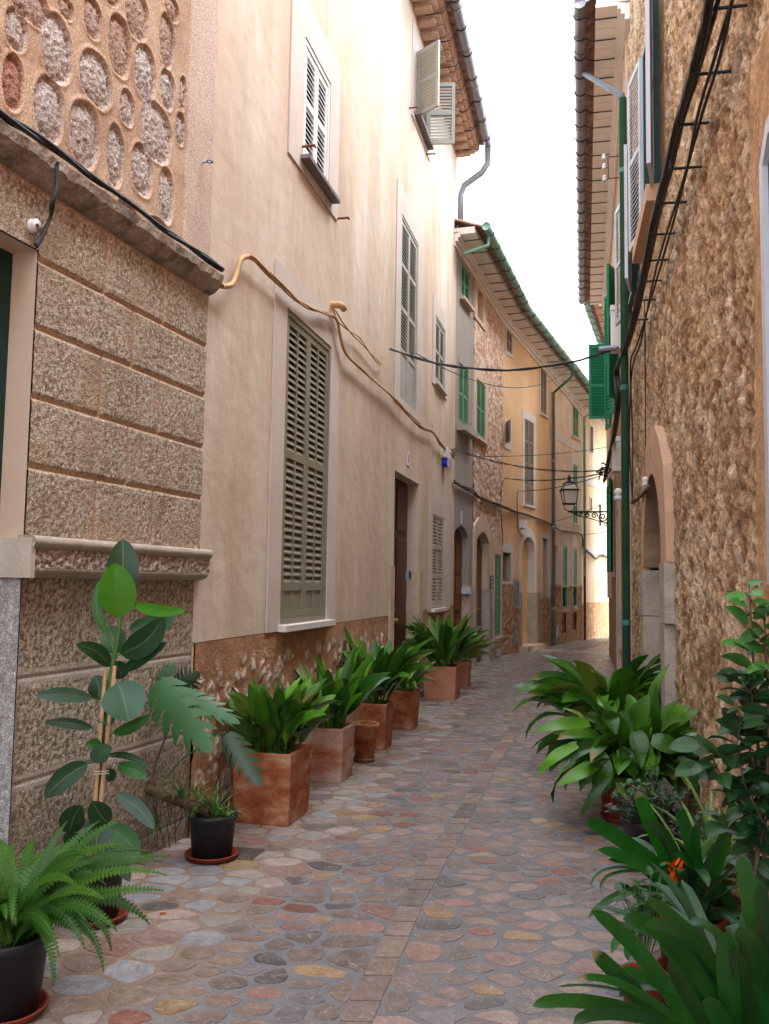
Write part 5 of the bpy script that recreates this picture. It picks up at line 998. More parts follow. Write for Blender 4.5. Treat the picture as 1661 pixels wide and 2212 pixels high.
def arc_leaf(mb, p0, az, el, L, hw, bend, prof, n=12, fold=.2, col=(.05, .12, .03), roll=0, tip=None, bpow=1.6, wave=0):
    p = Vector(p0); pts = [p.copy()]; h = Vector((math.cos(az), math.sin(az), 0))
    for i in range(n):
        t = (i + .5) / n; e = el - bend * t ** bpow; p = p + (h * math.cos(e) + Vector((0, 0, 1)) * math.sin(e)) * (L / n); pts.append(p.copy())
    side = Vector((-math.sin(az), math.cos(az), 0)); nr = Vector((0, 0, 1)) * math.cos(roll) + side * math.sin(roll)
    if el > 1.3: nr = -h + Vector((0, 0, .5)) + side * math.sin(roll)
    strip(mb, pts, [prof(i / n) * hw for i in range(n + 1)], nr, fold, col, tip, wave)
def gcol(R_, dark=0.5):
    k = R_.random(); a = (.018, .075, .008); b = (.11, .30, .02); c = tuple(a[i] + (b[i] - a[i]) * k ** (1 + dark) for i in range(3)); v = R_.uniform(.8, 1.2); return tuple(x * v for x in c)
def aspidistra(parent, c, r, h, n, L, hw, seed, spread=.5, bend=(.3, 1.1), yellow=.1, lean=None, dirs=None):
    R_ = random.Random(seed); mb = MB(); st = MB()
    for i in range(n):
        az = R_.uniform(0, 2 * math.pi) if dirs is None or R_.random() > .6 else R_.gauss(dirs, .8); rr = r * math.sqrt(R_.random()); f = rr / r
        p0 = (c[0] + rr * math.cos(az), c[1] + rr * math.sin(az), c[2]); l = L * R_.uniform(.62, 1.12)
        el = rad(88) - spread * R_.uniform(.15, 1.0) * (.4 + .6 * f); col = gcol(R_)
        if R_.random() < yellow: col = (.16, .22, .03)
        arc_leaf(mb, p0, az + R_.uniform(-.3, .3), el, l, hw * R_.uniform(.9, 1.35), R_.uniform(*bend), lanc, 12, R_.uniform(.15, .4), col, R_.uniform(-.9, .9), (.2, .17, .05) if R_.random() < .07 else None, wave=.12)
    return mb.build('foliage', M_leaf, parent, True)
def sq_pot(parent, c, e, f, sx, sy, h, m, taper=.02, th=.035):
    """c = centre on the ground, e/f = unit axes"""
    c = np.array(c); m_ = MB(); R_ = random.Random(int(c[1] * 100))
    def ring_(a, b, z): return [tuple((c + e * (sx_ * a) + f * (sy_ * b)).tolist()) + (z,) for sx_, sy_ in ((-1, -1), (1, -1), (1, 1), (-1, 1))]
    hx, hy = sx / 2, sy / 2; rg = [ring_(hx - taper - .006, hy - taper - .006, 0), ring_(hx - taper, hy - taper, .008), ring_(hx - .004, hy - .004, h - .03), ring_(hx, hy, h - .012), ring_(hx - .006, hy - .006, h), ring_(hx - th + .005, hy - th + .005, h), ring_(hx - th, hy - th, h - .01), ring_(hx - th, hy - th, h - .09)]
    vs = [p for r_ in rg for p in r_]; m_.add(vs, [(i * 4 + k, i * 4 + (k + 1) % 4, (i + 1) * 4 + (k + 1) % 4, (i + 1) * 4 + k) for i in range(len(rg) - 1) for k in range(4)] + [(0, 1, 2, 3)])
    o = m_.build('pot', m, parent); bv = o.modifiers.new('bevel', 'BEVEL'); bv.width = .007; bv.segments = 3; bv.limit_method = 'ANGLE'; s_ = MB(); s_.add(ring_(hx - th + .002, hy - th + .002, h - .045), [(0, 1, 2, 3)]); s_.build('soil', M_soil, parent); return o
def rnd_pot(parent, c, r0, r1, h, m, saucer=None, rim=.012, msau=None):
    p = MB(); p.lathe((c[0], c[1], 0.02 if saucer else 0), [(0, 0), (r0, 0), (r0 + (r1 - r0) * .85, h * .86), (r1, h * .87), (r1 + rim, h * .9), (r1 + rim, h - .008), (r1 + rim - .004, h), (r1 - .004, h), (r1 - .008, h - .01), (r1 - .012, h - .06)], 40); p.build('pot', m, parent, True)
    s_ = MB(); s_.lathe((c[0], c[1], h - .035), [(0, .012), (r1 * .6, .006), (r1 - .008, 0)], 24); s_.build('soil', M_soil, parent, True)
    if saucer: s_ = MB(); s_.lathe((c[0], c[1], 0), [(0, .004), (saucer - .03, .004), (saucer - .008, .01), (saucer, .028), (saucer + .006, .03), (saucer + .004, .036), (saucer - .006, .034), (saucer - .016, .014), (0, .012)], 44); s_.build('saucer', msau or M_saucer, parent, True)
e_, f_ = b1.n, b1.u
def potted_sq(px, sx, sy, h, m, name, label, n, L, hw, seed, **k):
    cn = g(*px); c = cn - e_ * sx / 2 + f_ * sy / 2; t = thing(name, (c[0], c[1], 0), label, 'potted plant', 'potted aspidistras along the pink house'); sq_pot(t, c, e_, f_, sx, sy, h, m)
    aspidistra(t, (c[0], c[1], h - .04), min(sx, sy) * .34, h, n, L, hw, seed, **k); return t
potted_sq((626, 1790), .42, .46, .47, M_pot1, 'potted_aspidistra', 'nearest and largest square terracotta planter, stained and flaking, full of dark broad leaves', 70, .54, .052, 3, spread=.6, bend=(.0, 1.2))
potted_sq((740, 1695), .33, .37, .43, M_pot2, 'potted_aspidistra', 'square terracotta planter whitewashed by lime below its orange rim, second from the camera', 50, .66, .055, 14, spread=.7, bend=(.1, 1.6))
potted_sq((834, 1623), .30, .34, .44, M_pot1, 'potted_aspidistra', 'square terracotta planter right behind the small round pot, with the tallest upright leaves', 60, .78, .056, 25, spread=.55, bend=(.1, 1.3))
potted_sq((894, 1578), .30, .34, .42, M_pot1, 'potted_aspidistra', 'brown square terracotta planter with narrow drooping dark leaves before the wide pink one', 60, .50, .026, 36, spread=.9, bend=(.6, 1.6))
potted_sq((985, 1514), .46, .50, .46, M_pot3, 'potted_aspidistra', 'wide smooth pink terracotta planter by the pink house doorway with lush leaves', 70, .78, .056, 47, spread=.6, bend=(.1, 1.4))
potted_sq((1013, 1485), .26, .30, .40, M_pot3, 'potted_aspidistra', 'small far square orange planter with pale yellow-green leaves leaning to the street', 60, .72, .05, 58, spread=.95, bend=(.4, 1.3), yellow=.55)
c = g(787, 1644); t = thing('potted_plant', (*c, 0), 'small round terracotta pot on a saucer between the second and third square planters', 'potted plant')
rnd_pot(t, c, .085, .118, .32, M_pot1, .095, .014, M_pot1); mb = MB(); R_ = random.Random(4)
for i in range(70): a = R_.uniform(0, 6.28); r_ = .1 * math.sqrt(R_.random()); arc_leaf(mb, (c[0] + r_ * math.cos(a), c[1] + r_ * math.sin(a), .29), a, 1.2, R_.uniform(.03, .07), .006, .8, oval, 4, .1, (.12, .24, .05))
mb.build('foliage', M_leafg, t, True)
# trailing jade sprigs on two pots
def sprig(parent, p0, d, L, nl, R_, ls=.03, sag=.6, col=(.06, .13, .05)):
    st = MB(); lf = MB(); p = Vector(p0); pts = [p.copy()]; dv_ = Vector(d).normalized()
    for i in range(8): dv_ = (dv_ + Vector((R_.uniform(-.15, .15), R_.uniform(-.15, .15), -sag / 8))).normalized(); p = p + dv_ * L / 8; pts.append(p.copy())
    st.tube(pts, .004, 5)
    for i in range(nl):
        k = R_.uniform(.1, 1) * 7.9; a = pts[int(k)].lerp(pts[min(8, int(k) + 1)], k % 1); arc_leaf(lf, a, R_.uniform(0, 6.28), R_.uniform(-.3, 1.1), ls * R_.uniform(.7, 1.2), ls * .32, .3, oval, 4, .15, col)
    return st, lf
# ---------------- ficus in black pot
def dpt(f, x, y, D): return P(*f(x, y), D)
def pleaf(mb, b, t, w, D0, D1=None, f=z1, sc=.2503, bow=.0, col=(.03, .085, .03), nrm=None, prof=oval, n=12, fold=.14, bown=0.0, tip=None, pet=0):
    D1 = D0 if D1 is None else D1; a = dpt(f, *b, D0); c = dpt(f, *t, D1); ax = c - a; cam_ = (Vector((0, 0, EYE)) - (a + c) / 2).normalized(); nr = Vector(nrm).normalized() if nrm is not None else cam_
    sd = ax.cross(nr).normalized(); up = sd.cross(ax).normalized() if ax.length > 0 else nr
    pts = [a + ax * (i / n) + sd * bow * ax.length * math.sin(math.pi * i / n) + up * bown * ax.length * math.sin(math.pi * i / n) for i in range(n + 1)]
    strip(mb, pts, [prof(i / n) * w * 1.06 * sc / 2 * (D0 + D1) / 2 / FOC for i in range(n + 1)], nr, fold, col, tip)
c = g(205, 1985); t = thing('rubber_plant', (*c, 0), 'tall rubber plant with big oval leaves tied to bamboo canes in a black pot', 'potted plant')
rnd_pot(t, c, .105, .125, .235, M_black, .15)
Dp = c[1]; lv = MB()
DG, MG, BG_, LG = (.012, .052, .014), (.025, .11, .016), (.06, .23, .01), (.04, .12, .045)
for b, tp, w_, o0, o1, col, bw, nr in (
    ((1040, 400), (1062, -95), 250, .12, .16, DG, .02, None), ((1030, 575), (990, 113), 300, .0, -.06, BG_, .0, None), ((935, 745), (862, 255), 75, -.05, .0, MG, -.12, None), ((1150, 465), (1610, 522), 100, .02, -.06, BG_, .06, None),
    ((1110, 680), (1525, 535), 180, .12, .16, LG, .1, None), ((1040, 900), (1415, 580), 215, -.04, -.1, DG, .10, None), ((1000, 905), (935, 655), 205, .03, .06, LG, .05, None), ((950, 1010), (655, 815), 130, .02, -.08, DG, .12, None), ((1070, 1050), (1440, 795), 110, .0, -.06, DG, -.02, None),
    ((792, 1280), (303, 1255), 118, -.02, -.12, (.045, .10, .06), .04, None), ((1015, 1145), (1110, 1480), 345, -.1, -.16, (.03, .10, .045), -.03, None), ((840, 1300), (820, 1085), 170, .1, .12, DG, .1, None), ((800, 1540), (383, 1490), 85, .05, .0, DG, .05, None), ((975, 1580), (1305, 1415), 95, -.05, -.1, MG, .06, None),
    ((870, 1690), (735, 1690), 90, -.08, -.12, MG, .1, None), ((820, 1838), (965, 1700), 150, -.09, -.12, (.05, .11, .06), -.1, None), ((760, 1842), (388, 2145), 170, -.05, -.12, DG, .07, None), ((920, 1775), (1310, 1905), 55, .05, .0, DG, -.12, None), ((1010, 1870), (1265, 1975), 115, -.02, -.06, MG, -.08, None), ((1020, 1350), (930, 1200), 190, .14, .16, DG, 0, None), ((1060, 1110), (1000, 960), 150, .12, .12, DG, 0, None), ((860, 1440), (1000, 1440), 120, .0, -.03, DG, .1, None), ((900, 1960), (980, 1890), 120, .1, .1, DG, .1, None)):
    pleaf(lv, b, tp, w_, Dp + o0, Dp + o1, col=col, bow=bw, nrm=nr, bown=.04)
for b, tp, w_, col in (((410, 568), (410, 722), 116, DG), ((468, 615), (600, 740), 90, MG), ((500, 470), (668, 622), 62, (.045, .09, .06)), ((470, 600), (400, 500), 90, DG), ((450, 700), (560, 850), 60, DG), ((300, 640), (350, 520), 100, DG), ((360, 700), (280, 640), 70, DG)): pleaf(lv, b, tp, w_, Dp - .08, Dp - .14, f=r3, sc=.5006, col=col, bow=-.06)
lv.build('foliage', M_leafg, t, True)
m = MB(); stp = [Vector((*c, .2))] + [dpt(z1, x, y, Dp) for x, y in ((870, 2000), (880, 1700), (900, 1400), (935, 1200), (970, 1000), (1010, 820), (1035, 650), (1050, 575))]; m.tube(stp, [.012, .012, .011, .011, .011, .011, .011, .010, .007], 8)
for a, b in (((1035, 690), (1030, 570)), ((985, 880), (935, 745)), ((1005, 920), (1070, 870)), ((940, 1100), (960, 1040)), ((880, 1320), (790, 1280)), ((880, 1600), (800, 1540)), ((910, 1640), (975, 1580)), ((890, 1830), (760, 1842)), ((900, 1790), (1000, 1768))): m.tube([dpt(z1, *a, Dp), dpt(z1, *b, Dp - .02)], .004, 5)
m.build('stem', M_stem, t, True)
m = MB(); 
for a, b in (((388, 800), (910, 1022)), ((405, 790), (990, 1000))): 
    p0 = dpt(r3, *a, Dp - .05); p1 = dpt(z1, *b, Dp - .02); m.tube([p0, p1], .0095, 10); [m.tube([p0.lerp(p1, k) - (p1 - p0).normalized() * .004, p0.lerp(p1, k) + (p1 - p0).normalized() * .004], .0115, 10) for k in (.14, .31, .5, .68, .86)]
m.build('cane', M_bamboo, t, True)
m = MB(); 
p = dpt(z1, 870, 1490, Dp - .045); m.tube([p + Vector((-.02, 0, .01)), p + Vector((.02, -.01, .0)), p + Vector((.045, .02, -.015)), p + Vector((.0, .03, .0)), p + Vector((-.02, 0, .01))], .003, 5); m.build('plant_tie', M_green, t, True)
m = MB(); p = dpt(z1, 870, 1915, Dp - .06); [m.tube([p + Vector((-.03, 0, dz_)), p + Vector((.03, -.012, dz_ + .006)), p + Vector((.03, .03, dz_)), p + Vector((-.03, .02, dz_)), p + Vector((-.03, 0, dz_))], .0014, 4) for dz_ in (0, -.012)]; m.tube([p + Vector((-.03, 0, 0)), p + Vector((-.035, -.01, -.05)), p + Vector((-.04, -.01, -.09))], .0014, 4); m.build('string', M_white, t, True)
# ---------------- fern
c = g(9, 2190); t = thing('potted_fern', (*c, 0), 'bushy bright green sword fern in a black pot at the bottom left corner', 'potted plant')
rnd_pot(t, c, .12, .148, .27, M_black, .15); R_ = random.Random(21); mb = MB(); rc = MB()
def frond(p0, az, el, L, bend, hw, bp=1.3, npn=34):
    p = Vector(p0); pts = [p.copy()]; h = Vector((math.cos(az), math.sin(az), 0)); tw = -.95 * math.cos(az) + R_.uniform(-.25, .25)
    for i in range(npn): t_ = (i + .5) / npn; e = el - bend * t_ ** bp; p = p + (h * math.cos(e) + Vector((0, 0, math.sin(e)))) * L / npn; pts.append(p.copy())
    rc.tube(pts[::3] + [pts[-1]], .0018, 4); gcol_ = R_.choice([(.045, .14, .016), (.03, .10, .012), (.07, .18, .018)]); nr = Vector((-math.sin(az), math.cos(az), 0))
    for i in range(2, npn + 1):
        t_ = i / npn; T = (pts[i] - pts[i - 1]).normalized(); w_ = hw * (min(1, t_ * 4) ** .7) * (1 - t_ ** 3) + .003; sd = (nr - T * nr.dot(T)).normalized(); up = sd.cross(T).normalized(); sd = (sd * math.cos(tw) + up * math.sin(tw)).normalized(); bw = L / npn * .46
        for s_ in (-1, 1):
            a = pts[i]; d = (sd * s_ + T * .28 - up * .12 * 1).normalized(); tip = a + d * w_ - Vector((0, 0, .12 * w_)); md = a + d * w_ * .5 + up * .002
            o = len(mb.v); mb.add([a - T * bw, md - T * bw * .95, tip, md + T * bw * .95, a + T * bw * .8], [(0, 1, 2, 3, 4)]); mb.c[o:] = [gcol_] * 5
cx_, cy_ = c
for i in range(64):
    az = R_.uniform(0, 6.28); frond((cx_ + R_.uniform(-.06, .06), cy_ + R_.uniform(-.06, .06), .25), az, R_.uniform(.85, 1.45), R_.uniform(.40, .66), R_.uniform(1.0, 2.2), R_.uniform(.030, .042))
for az, el, L, bend in ((.15, 1.15, .62, 1.5), (.5, 1.2, .60, 1.6), (-.15, 1.0, .66, 1.25), (.3, .95, .62, 1.1), (-.5, 1.0, .55, 2.4), (-.9, 1.0, .5, 2.5), (-.25, 1.1, .5, 2.5), (.8, 1.35, .5, 1.0), (1.2, 1.4, .45, .8), (-.05, .75, .58, .9)): frond((cx_ + .05, cy_, .26), az, el, L, bend, .03, npn=40)
mb.build('foliage', M_fern, t, False); rc.build('stems', M_stem, t, True)
# ---------------- monstera + spider plants in the third black pot
c = g(457, 1853); t = thing('potted_monstera', (*c, 0), 'black pot with spider plant tufts and a leaning swiss-cheese plant beside the big square planter', 'potted plant')
rnd_pot(t, c, .115, .135, .235, M_black, .15); Dm = c[1]
def monstera(mb, b, tp, w_, D0, D1, col, nrm=None, droop=.15, f=z2, sc=.26, nl=6):
    a = dpt(f, *b, D0); e = dpt(f, *tp, D1); ax = e - a; L = ax.length; ax.normalize(); nr = Vector(nrm).normalized() if nrm else (Vector((0, 0, EYE)) - a).normalized(); sd = ax.cross(nr).normalized(); up = sd.cross(ax).normalized(); hw = w_ * sc / 2 * D0 / FOC
    env = lambda v: math.sin(math.pi * min(1, (v + .14) / 1.14) ** .8) ** .8
    def pt(u, v): return a + ax * (L * v) + sd * (u * hw) + up * (-droop * L * (v * v) + .12 * hw * (1 - abs(u) * 1.7 * abs(u)))
    for s_ in (-1, 1):
        # solid strip beside the midrib
        nm = 20; vs = []; 
        for i in range(nm + 1):
            v = i / nm; rt = min(.26, env(v)) * (1 if i < nm else 0); vs += [pt(0, v), pt(s_ * rt * .5, v + .01), pt(s_ * rt, v + .02)]
        o = len(mb.v); mb.add(vs, [(i * 3 + k, i * 3 + k + 1, (i + 1) * 3 + k + 1, (i + 1) * 3 + k) for i in range(nm) for k in range(2)]); mb.c[o:] = [col] * len(vs)
        for k in range(nl):       # fingers, curving forward
            va = k / nl * .92; wb_ = .92 / nl * .33; vs = []; m5 = 7
            for j in range(m5 + 1):
                x = j / m5; u = .22 + (env(va + .10) - .22) * x; vc = va + .07 + .16 * x ** 1.6; hwv = wb_ * (1.0 + .18 * math.sin(math.pi * x) + .9 * (1 - x) ** 7 - .93 * x ** 4)
                if k == nl - 1: u = .3 + (.42 - .3) * x; 
                vs += [pt(s_ * u, vc - hwv), pt(s_ * u * 1.02, vc), pt(s_ * u, vc + hwv)]
            o = len(mb.v); mb.add(vs, [(j * 3 + q_, j * 3 + q_ + 1, (j + 1) * 3 + q_ + 1, (j + 1) * 3 + q_) for j in range(m5) for q_ in range(2)]); mb.c[o:] = [col] * len(vs)
mo = MB(); G1, G2 = (.035, .14, .03), (.018, .06, .018)
monstera(mo, (265, 480), (715, 1050), 440, Dm - .05, Dm - .22, G1, droop=.05)
monstera(mo, (420, 560), (945, 800), 230, Dm + .05, Dm - .05, G1, nrm=(0, -.8, .6), droop=.08)
monstera(mo, (845, 905), (1130, 1335), 240, Dm - .1, Dm - .2, G2, droop=.05)
monstera(mo, (230, 480), (400, 330), 230, Dm + .05, Dm + .0, (.07, .15, .08), nrm=(.3, -.6, .6), droop=.2)
monstera(mo, (240, 470), (20, 230), 260, Dm + .1, Dm + .1, G2, droop=.1)
monstera(mo, (430, 520), (620, 400), 260, Dm + .15, Dm + .15, G2, droop=.1)
mo.build('split_leaves', M_leafg, t, True)
m = MB(); tt_ = lambda l, o=0: [dpt(z2, x, y, Dm + o) for x, y in l]
m.tube(tt_([(170, 1370), (140, 1250), (165, 900), (200, 500), (250, 480)], .05), [.014, .013, .012, .011, .008], 8); m.tube(tt_([(310, 1300), (480, 1110), (640, 1000), (760, 900), (840, 900)]), .006, 6); m.tube(tt_([(140, 660), (300, 652), (420, 660)]), .004, 6); m.build('stem', M_stem, t, True)
m = MB(); m.tube(tt_([(210, 1340), (250, 1180), (310, 1000), (365, 860)]), [.009, .008, .006, .005], 6)
R_ = random.Random(8); rh = tt_([(690, 1560), (600, 1500), (500, 1480), (390, 1450), (300, 1420), (240, 1390), (170, 1360)], -.03); m.tube(rh, [.022, .026, .024, .023, .022, .02, .018], 9)
for k in range(26): a = rh[0].lerp(rh[-1], R_.random()) + Vector((0, 0, R_.uniform(-.02, .01))); m.tube([a, a + Vector((R_.uniform(-.03, .03), R_.uniform(-.03, .03), -R_.uniform(.04, .1))), a + Vector((R_.uniform(-.05, .05), R_.uniform(-.03, .03), -R_.uniform(.12, .30)))], .0025, 4)
for k in range(24): a = rh[0].lerp(rh[-1], k / 23); m.tube([a + Vector((-.006, 0, 0)), a + Vector((.006, 0, 0))], .029, 9)
m.build('rhizome', M_bark, t, True)
sp = MB()
def tuft(mb, p, n, L, hw, R_, cols, up=(.3, 1.3)):
    for i in range(n): arc_leaf(mb, (p[0] + R_.uniform(-.015, .015), p[1] + R_.uniform(-.015, .015), p[2]), R_.uniform(0, 6.28), R_.uniform(*up), L * R_.uniform(.6, 1.15), hw, R_.uniform(.6, 2.0), lambda q: max(.04, (1 - q) ** .6 * min(1, .5 + q * 2)), 8, .35, R_.choice(cols))
yg = [(.10, .22, .04), (.16, .30, .06), (.07, .17, .03)]
for (x, y), n, L in (((460, 1440), 26, .19), ((610, 1440), 20, .17), ((740, 1580), 34, .20), ((690, 1500), 18, .17), ((840, 1600), 26, .14), ((560, 1600), 10, .12)): tuft(sp, dpt(z2, x, y, Dm - .02), n, L, .006, R_, yg)
tuft(sp, dpt(z2, 262, 1660, Dm - .05), 22, .13, .006, R_, [(.07, .15, .03), (.11, .2, .04)], (-.8, 1.2)); sp.build('spider_leaves', M_leafg, t, True)
m = MB(); m.tube([dpt(z2, 330, 1450, Dm - .04), dpt(z2, 275, 1560, Dm - .05), dpt(z2, 262, 1660, Dm - .05)], .002, 4); m.build('runner', M_stem, t, True)

# ---------------- right hand row
def rpot(px, D): d = ray(*px); return np.array([d[0] * D / d[1], D])
c = g(1345, 1772); t = thing('potted_aspidistra', (*c, 0), 'huge spreading aspidistra with broad drooping leaves in a terracotta pot below the arched doorway', 'potted plant', 'aspidistras on the right')
rnd_pot(t, c, .13, .17, .30, M_saucer, .15); aspidistra(t, (c[0] + .08, c[1], .27), .15, .3, 170, .66, .070, 71, spread=1.05, bend=(.7, 2.4), yellow=.05)
mb = MB(); R_ = random.Random(77)
for x0, y0, x1, y1, w_ in ((540, 800, 600, 1090, 100), (700, 800, 830, 1000, 110), (850, 820, 900, 1070, 110), (800, 690, 820, 890, 110), (640, 580, 670, 710, 90), (900, 740, 1100, 800, 110), (1000, 690, 1235, 530, 60), (560, 900, 290, 1040, 90), (500, 640, 135, 690, 80), (420, 780, 160, 975, 70), (1070, 860, 1250, 1160, 70), (680, 900, 430, 1250, 60), (1030, 640, 1140, 530, 110), (900, 600, 1020, 250, 60), (780, 640, 880, 450, 120), (940, 720, 930, 380, 60), (880, 1000, 930, 1150, 90)):
    pleaf(mb, (x0, y0), (x1, y1), w_, c[1] - .28 - R_.uniform(0, .12), c[1] - .36 - R_.uniform(0, .15), f=z4, sc=.3335, col=gcol(R_, .2), bow=R_.uniform(-.08, .08), bown=.15, fold=.2, nrm=(R_.uniform(-.4, .1), -1, R_.uniform(.3, 1.0)), prof=lambda q: max(.05, math.sin(math.pi * min(1, (q * .93 + .07)) ** .8) ** .7))
mb.build('front_leaves', M_leaf, t, True)
c = rpot((1312, 1600), 7.75); t = thing('potted_aspidistra', (*c, 0), 'farther aspidistra clump standing behind the huge one on the right', 'potted plant', 'aspidistras on the right')
rnd_pot(t, c, .14, .17, .34, M_black); aspidistra(t, (c[0], c[1], .32), .15, .3, 110, .86, .066, 81, spread=.85, bend=(.8, 2.2), yellow=.08)
c = rpot((1420, 1850), 5.15); c = np.array([(1405 - CX) / FOC * 5.2 + .02, 5.2]); t = thing('jade_plant', (*c, 0), 'low jade plant with small round blue-green leaves in a black pot under the big aspidistra', 'potted plant')
rnd_pot(t, c, .15, .19, .27, M_black); R_ = random.Random(5); br = MB(); lf = MB()
for i in range(60):
    az = R_.uniform(0, 6.28); el = R_.uniform(.1, 1.3); p = Vector((c[0] + R_.uniform(-.1, .1), c[1] + R_.uniform(-.1, .1), .24)); L_ = R_.uniform(.14, .36); pts = [p.copy()]
    for k in range(5): e = el - .2 * k * R_.random(); p = p + Vector((math.cos(az) * math.cos(e), math.sin(az) * math.cos(e), math.sin(e))) * L_ / 5; az += R_.uniform(-.3, .3); pts.append(p.copy())
    br.tube(pts, [.007, .006, .006, .005, .005, .004], 5)
    for k in range(22):
        q_ = R_.uniform(.35, 1) * 4.99; a = pts[int(q_)].lerp(pts[int(q_) + 1], q_ % 1); l_ = R_.uniform(.022, .042); cc_ = R_.choice([(.045, .11, .06), (.07, .15, .09), (.03, .08, .035)]); arc_leaf(lf, a, R_.uniform(0, 6.28), R_.uniform(-.2, 1.2), l_, l_ * .36, .2, lambda q: max(.12, math.sin(math.pi * min(1, q ** 1.4 * .92 + .03)) ** .6), 5, .12, cc_)
br.build('branches', M_bark, t, True); lf.build('foliage', M_leafg, t, True)
# clivia with the orange flower
D1 = 3.75; c = np.array(dpt(z5, 1150, 600, D1))[:2]; t = thing('clivia', (*c, 0), 'clivia with long strap leaves and an orange flower, middle of the right-hand row', 'potted plant')
rnd_pot(t, c, .11, .14, .24, M_saucer, .14); lv = MB(); R_ = random.Random(31)
CL = [((475, 1255), (720, 1400), (1050, 1640), 95, 4), ((550, 1455), (850, 1560), (1100, 1740), 85, 4), ((805, 1070), (900, 1300), (1060, 1640), 95, 4), ((960, 1310), (1040, 1480), (1180, 1720), 90, 4), ((1068, 1190), (1140, 1360), (1230, 1700), 85, 4), ((1440, 1150), (1390, 1330), (1280, 1720), 75, 4), ((1180, 1290), (1190, 1450), (1200, 1750), 60, 4)]
CL5 = [((1038, 178), (1250, 320), (1450, 560), 80), ((730, 250), (880, 300), (1060, 400), 60), ((620, 225), (830, 250), (1040, 330), 45), ((510, 400), (600, 290), (830, 290), 18), ((570, 420), (640, 320), (860, 300), 20), ((490, 600), (700, 450), (930, 420), 50), ((640, 830), (760, 650), (950, 560), 60), ((1090, 610), (1170, 500), (1290, 540), 85), ((750, 880), (770, 700), (900, 500), 50), ((880, 660), (830, 560), (1000, 450), 40), ((1190, 620), (1240, 480), (1260, 380), 70), ((1120, 170), (1150, 300), (1230, 560), 70)]
def bez(a, b, c_, n=14): 
    m_ = b * 2 - (a + c_) * .5; return [a * (1 - k / n) ** 2 + m_ * 2 * (k / n) * (1 - k / n) + c_ * (k / n) ** 2 for k in range(n + 1)]
def clv(mb, tip, mid, base, w_, f, D, prof=strap, col=None, dt=-.12, root=None, nr=None):
    a, b, c_ = dpt(f, *base, D), dpt(f, *mid, D + dt * .6), dpt(f, *tip, D + dt); pts = bez(a, b, c_); n = len(pts) - 1
    if root is not None: pts = bez(Vector(root), (Vector(root) + a) / 2 + Vector((0, 0, .01)), a, 4)[:-1] + pts
    n = len(pts) - 1; nr = nr or ((Vector((0, 0, EYE)) - b).normalized() + Vector((R_.uniform(-.35, .35), 0, R_.uniform(0, .6))))
    strip(mb, pts, [prof(i / n) * w_ * .3335 / 2 * D / FOC for i in range(n + 1)], nr, .28, col or tuple(x * R_.uniform(.8, 1.35) for x in (.016, .095, .012)), (.25, .2, .08) if R_.random() < .08 else None)
rt = Vector((c[0], c[1], .22))
for tip, mid, base, w_, _ in CL: clv(lv, tip, mid, base, w_, z4, D1, root=rt)
for tip, mid, base, w_ in CL5: clv(lv, tip, mid, base, w_, z5, D1, root=rt)
for i in range(22): arc_leaf(lv, (c[0] + R_.uniform(-.05, .05), c[1] + R_.uniform(-.04, .04), .2), R_.uniform(0, 6.28), R_.uniform(.8, 1.4), R_.uniform(.35, .6), .024, R_.uniform(.5, 2), strap, 12, .25, tuple(x * R_.uniform(.7, 1.2) for x in (.03, .10, .03)))
lv.build('foliage', M_leaf, t, True)
fl = MB(); fp = dpt(z5, 1062, 300, D1 - .14)
for i in range(34): arc_leaf(fl, (fp.x + R_.uniform(-.025, .02), fp.y + R_.uniform(-.02, .02), fp.z - .03 + R_.uniform(-.035, .05)), R_.uniform(0, 6.28), R_.uniform(.2, 1.5), .042, .009, -.3, oval, 6, .3)
fl.build('flower', M_flower, t, True); m = MB(); m.tube([rt, fp - Vector((0, 0, .04))], .008, 6); m.build('flower_stem', M_stem, t, True)
# yellow-green tuft against the wall
D3 = 4.1; c = np.array(dpt(z5, 1300, 500, D3))[:2]; t = thing('spider_plant', (*c, 0), 'pale yellow-green grassy plant tucked against the stone wall behind the clivias', 'potted plant'); rnd_pot(t, c, .1, .13, .2, M_saucer)
lv = MB(); R_ = random.Random(41)
for i in range(70): arc_leaf(lv, (c[0] + R_.uniform(-.06, .06), c[1] + R_.uniform(-.05, .05), .18), R_.uniform(0, 6.28), R_.uniform(.9, 1.5), R_.uniform(.3, .6), R_.uniform(.006, .011), R_.uniform(.4, 1.8), strap, 10, .3, R_.choice([(.11, .22, .04), (.07, .16, .035), (.16, .28, .06)]))
lv.build('foliage', M_leaf, t, True)
# small bush in front of the clivia
D4 = 3.45; c = np.array(dpt(z5, 850, 640, D4))[:2]; t = thing('leafy_sprig_plant', (*c, 0), 'small sprawling plant with pointed oval leaves in front of the orange flower', 'potted plant'); rnd_pot(t, c, .07, .09, .14, M_saucer)
lv = MB(); st = MB(); R_ = random.Random(51)
for i in range(26):
    p0 = Vector((c[0], c[1], .13)); p1 = dpt(z5, R_.gauss(850, 120), R_.gauss(420, 55), D4 + R_.uniform(-.1, .15)); st.tube([p0, p0.lerp(p1, .6) + Vector((0, 0, .04)), p1], .002, 4)
    for k in range(5): a = p0.lerp(p1, R_.uniform(.5, 1)) + Vector((0, 0, .02)); l_ = R_.uniform(.03, .065); arc_leaf(lv, a, R_.uniform(0, 6.28), R_.uniform(-.5, .9), l_, l_ * .3, .5, oval, 7, .2, R_.choice([(.04, .12, .04), (.07, .16, .07), (.03, .09, .03)]))
lv.build('foliage', M_leafg, t, True); st.build('stem', M_stem, t, True)
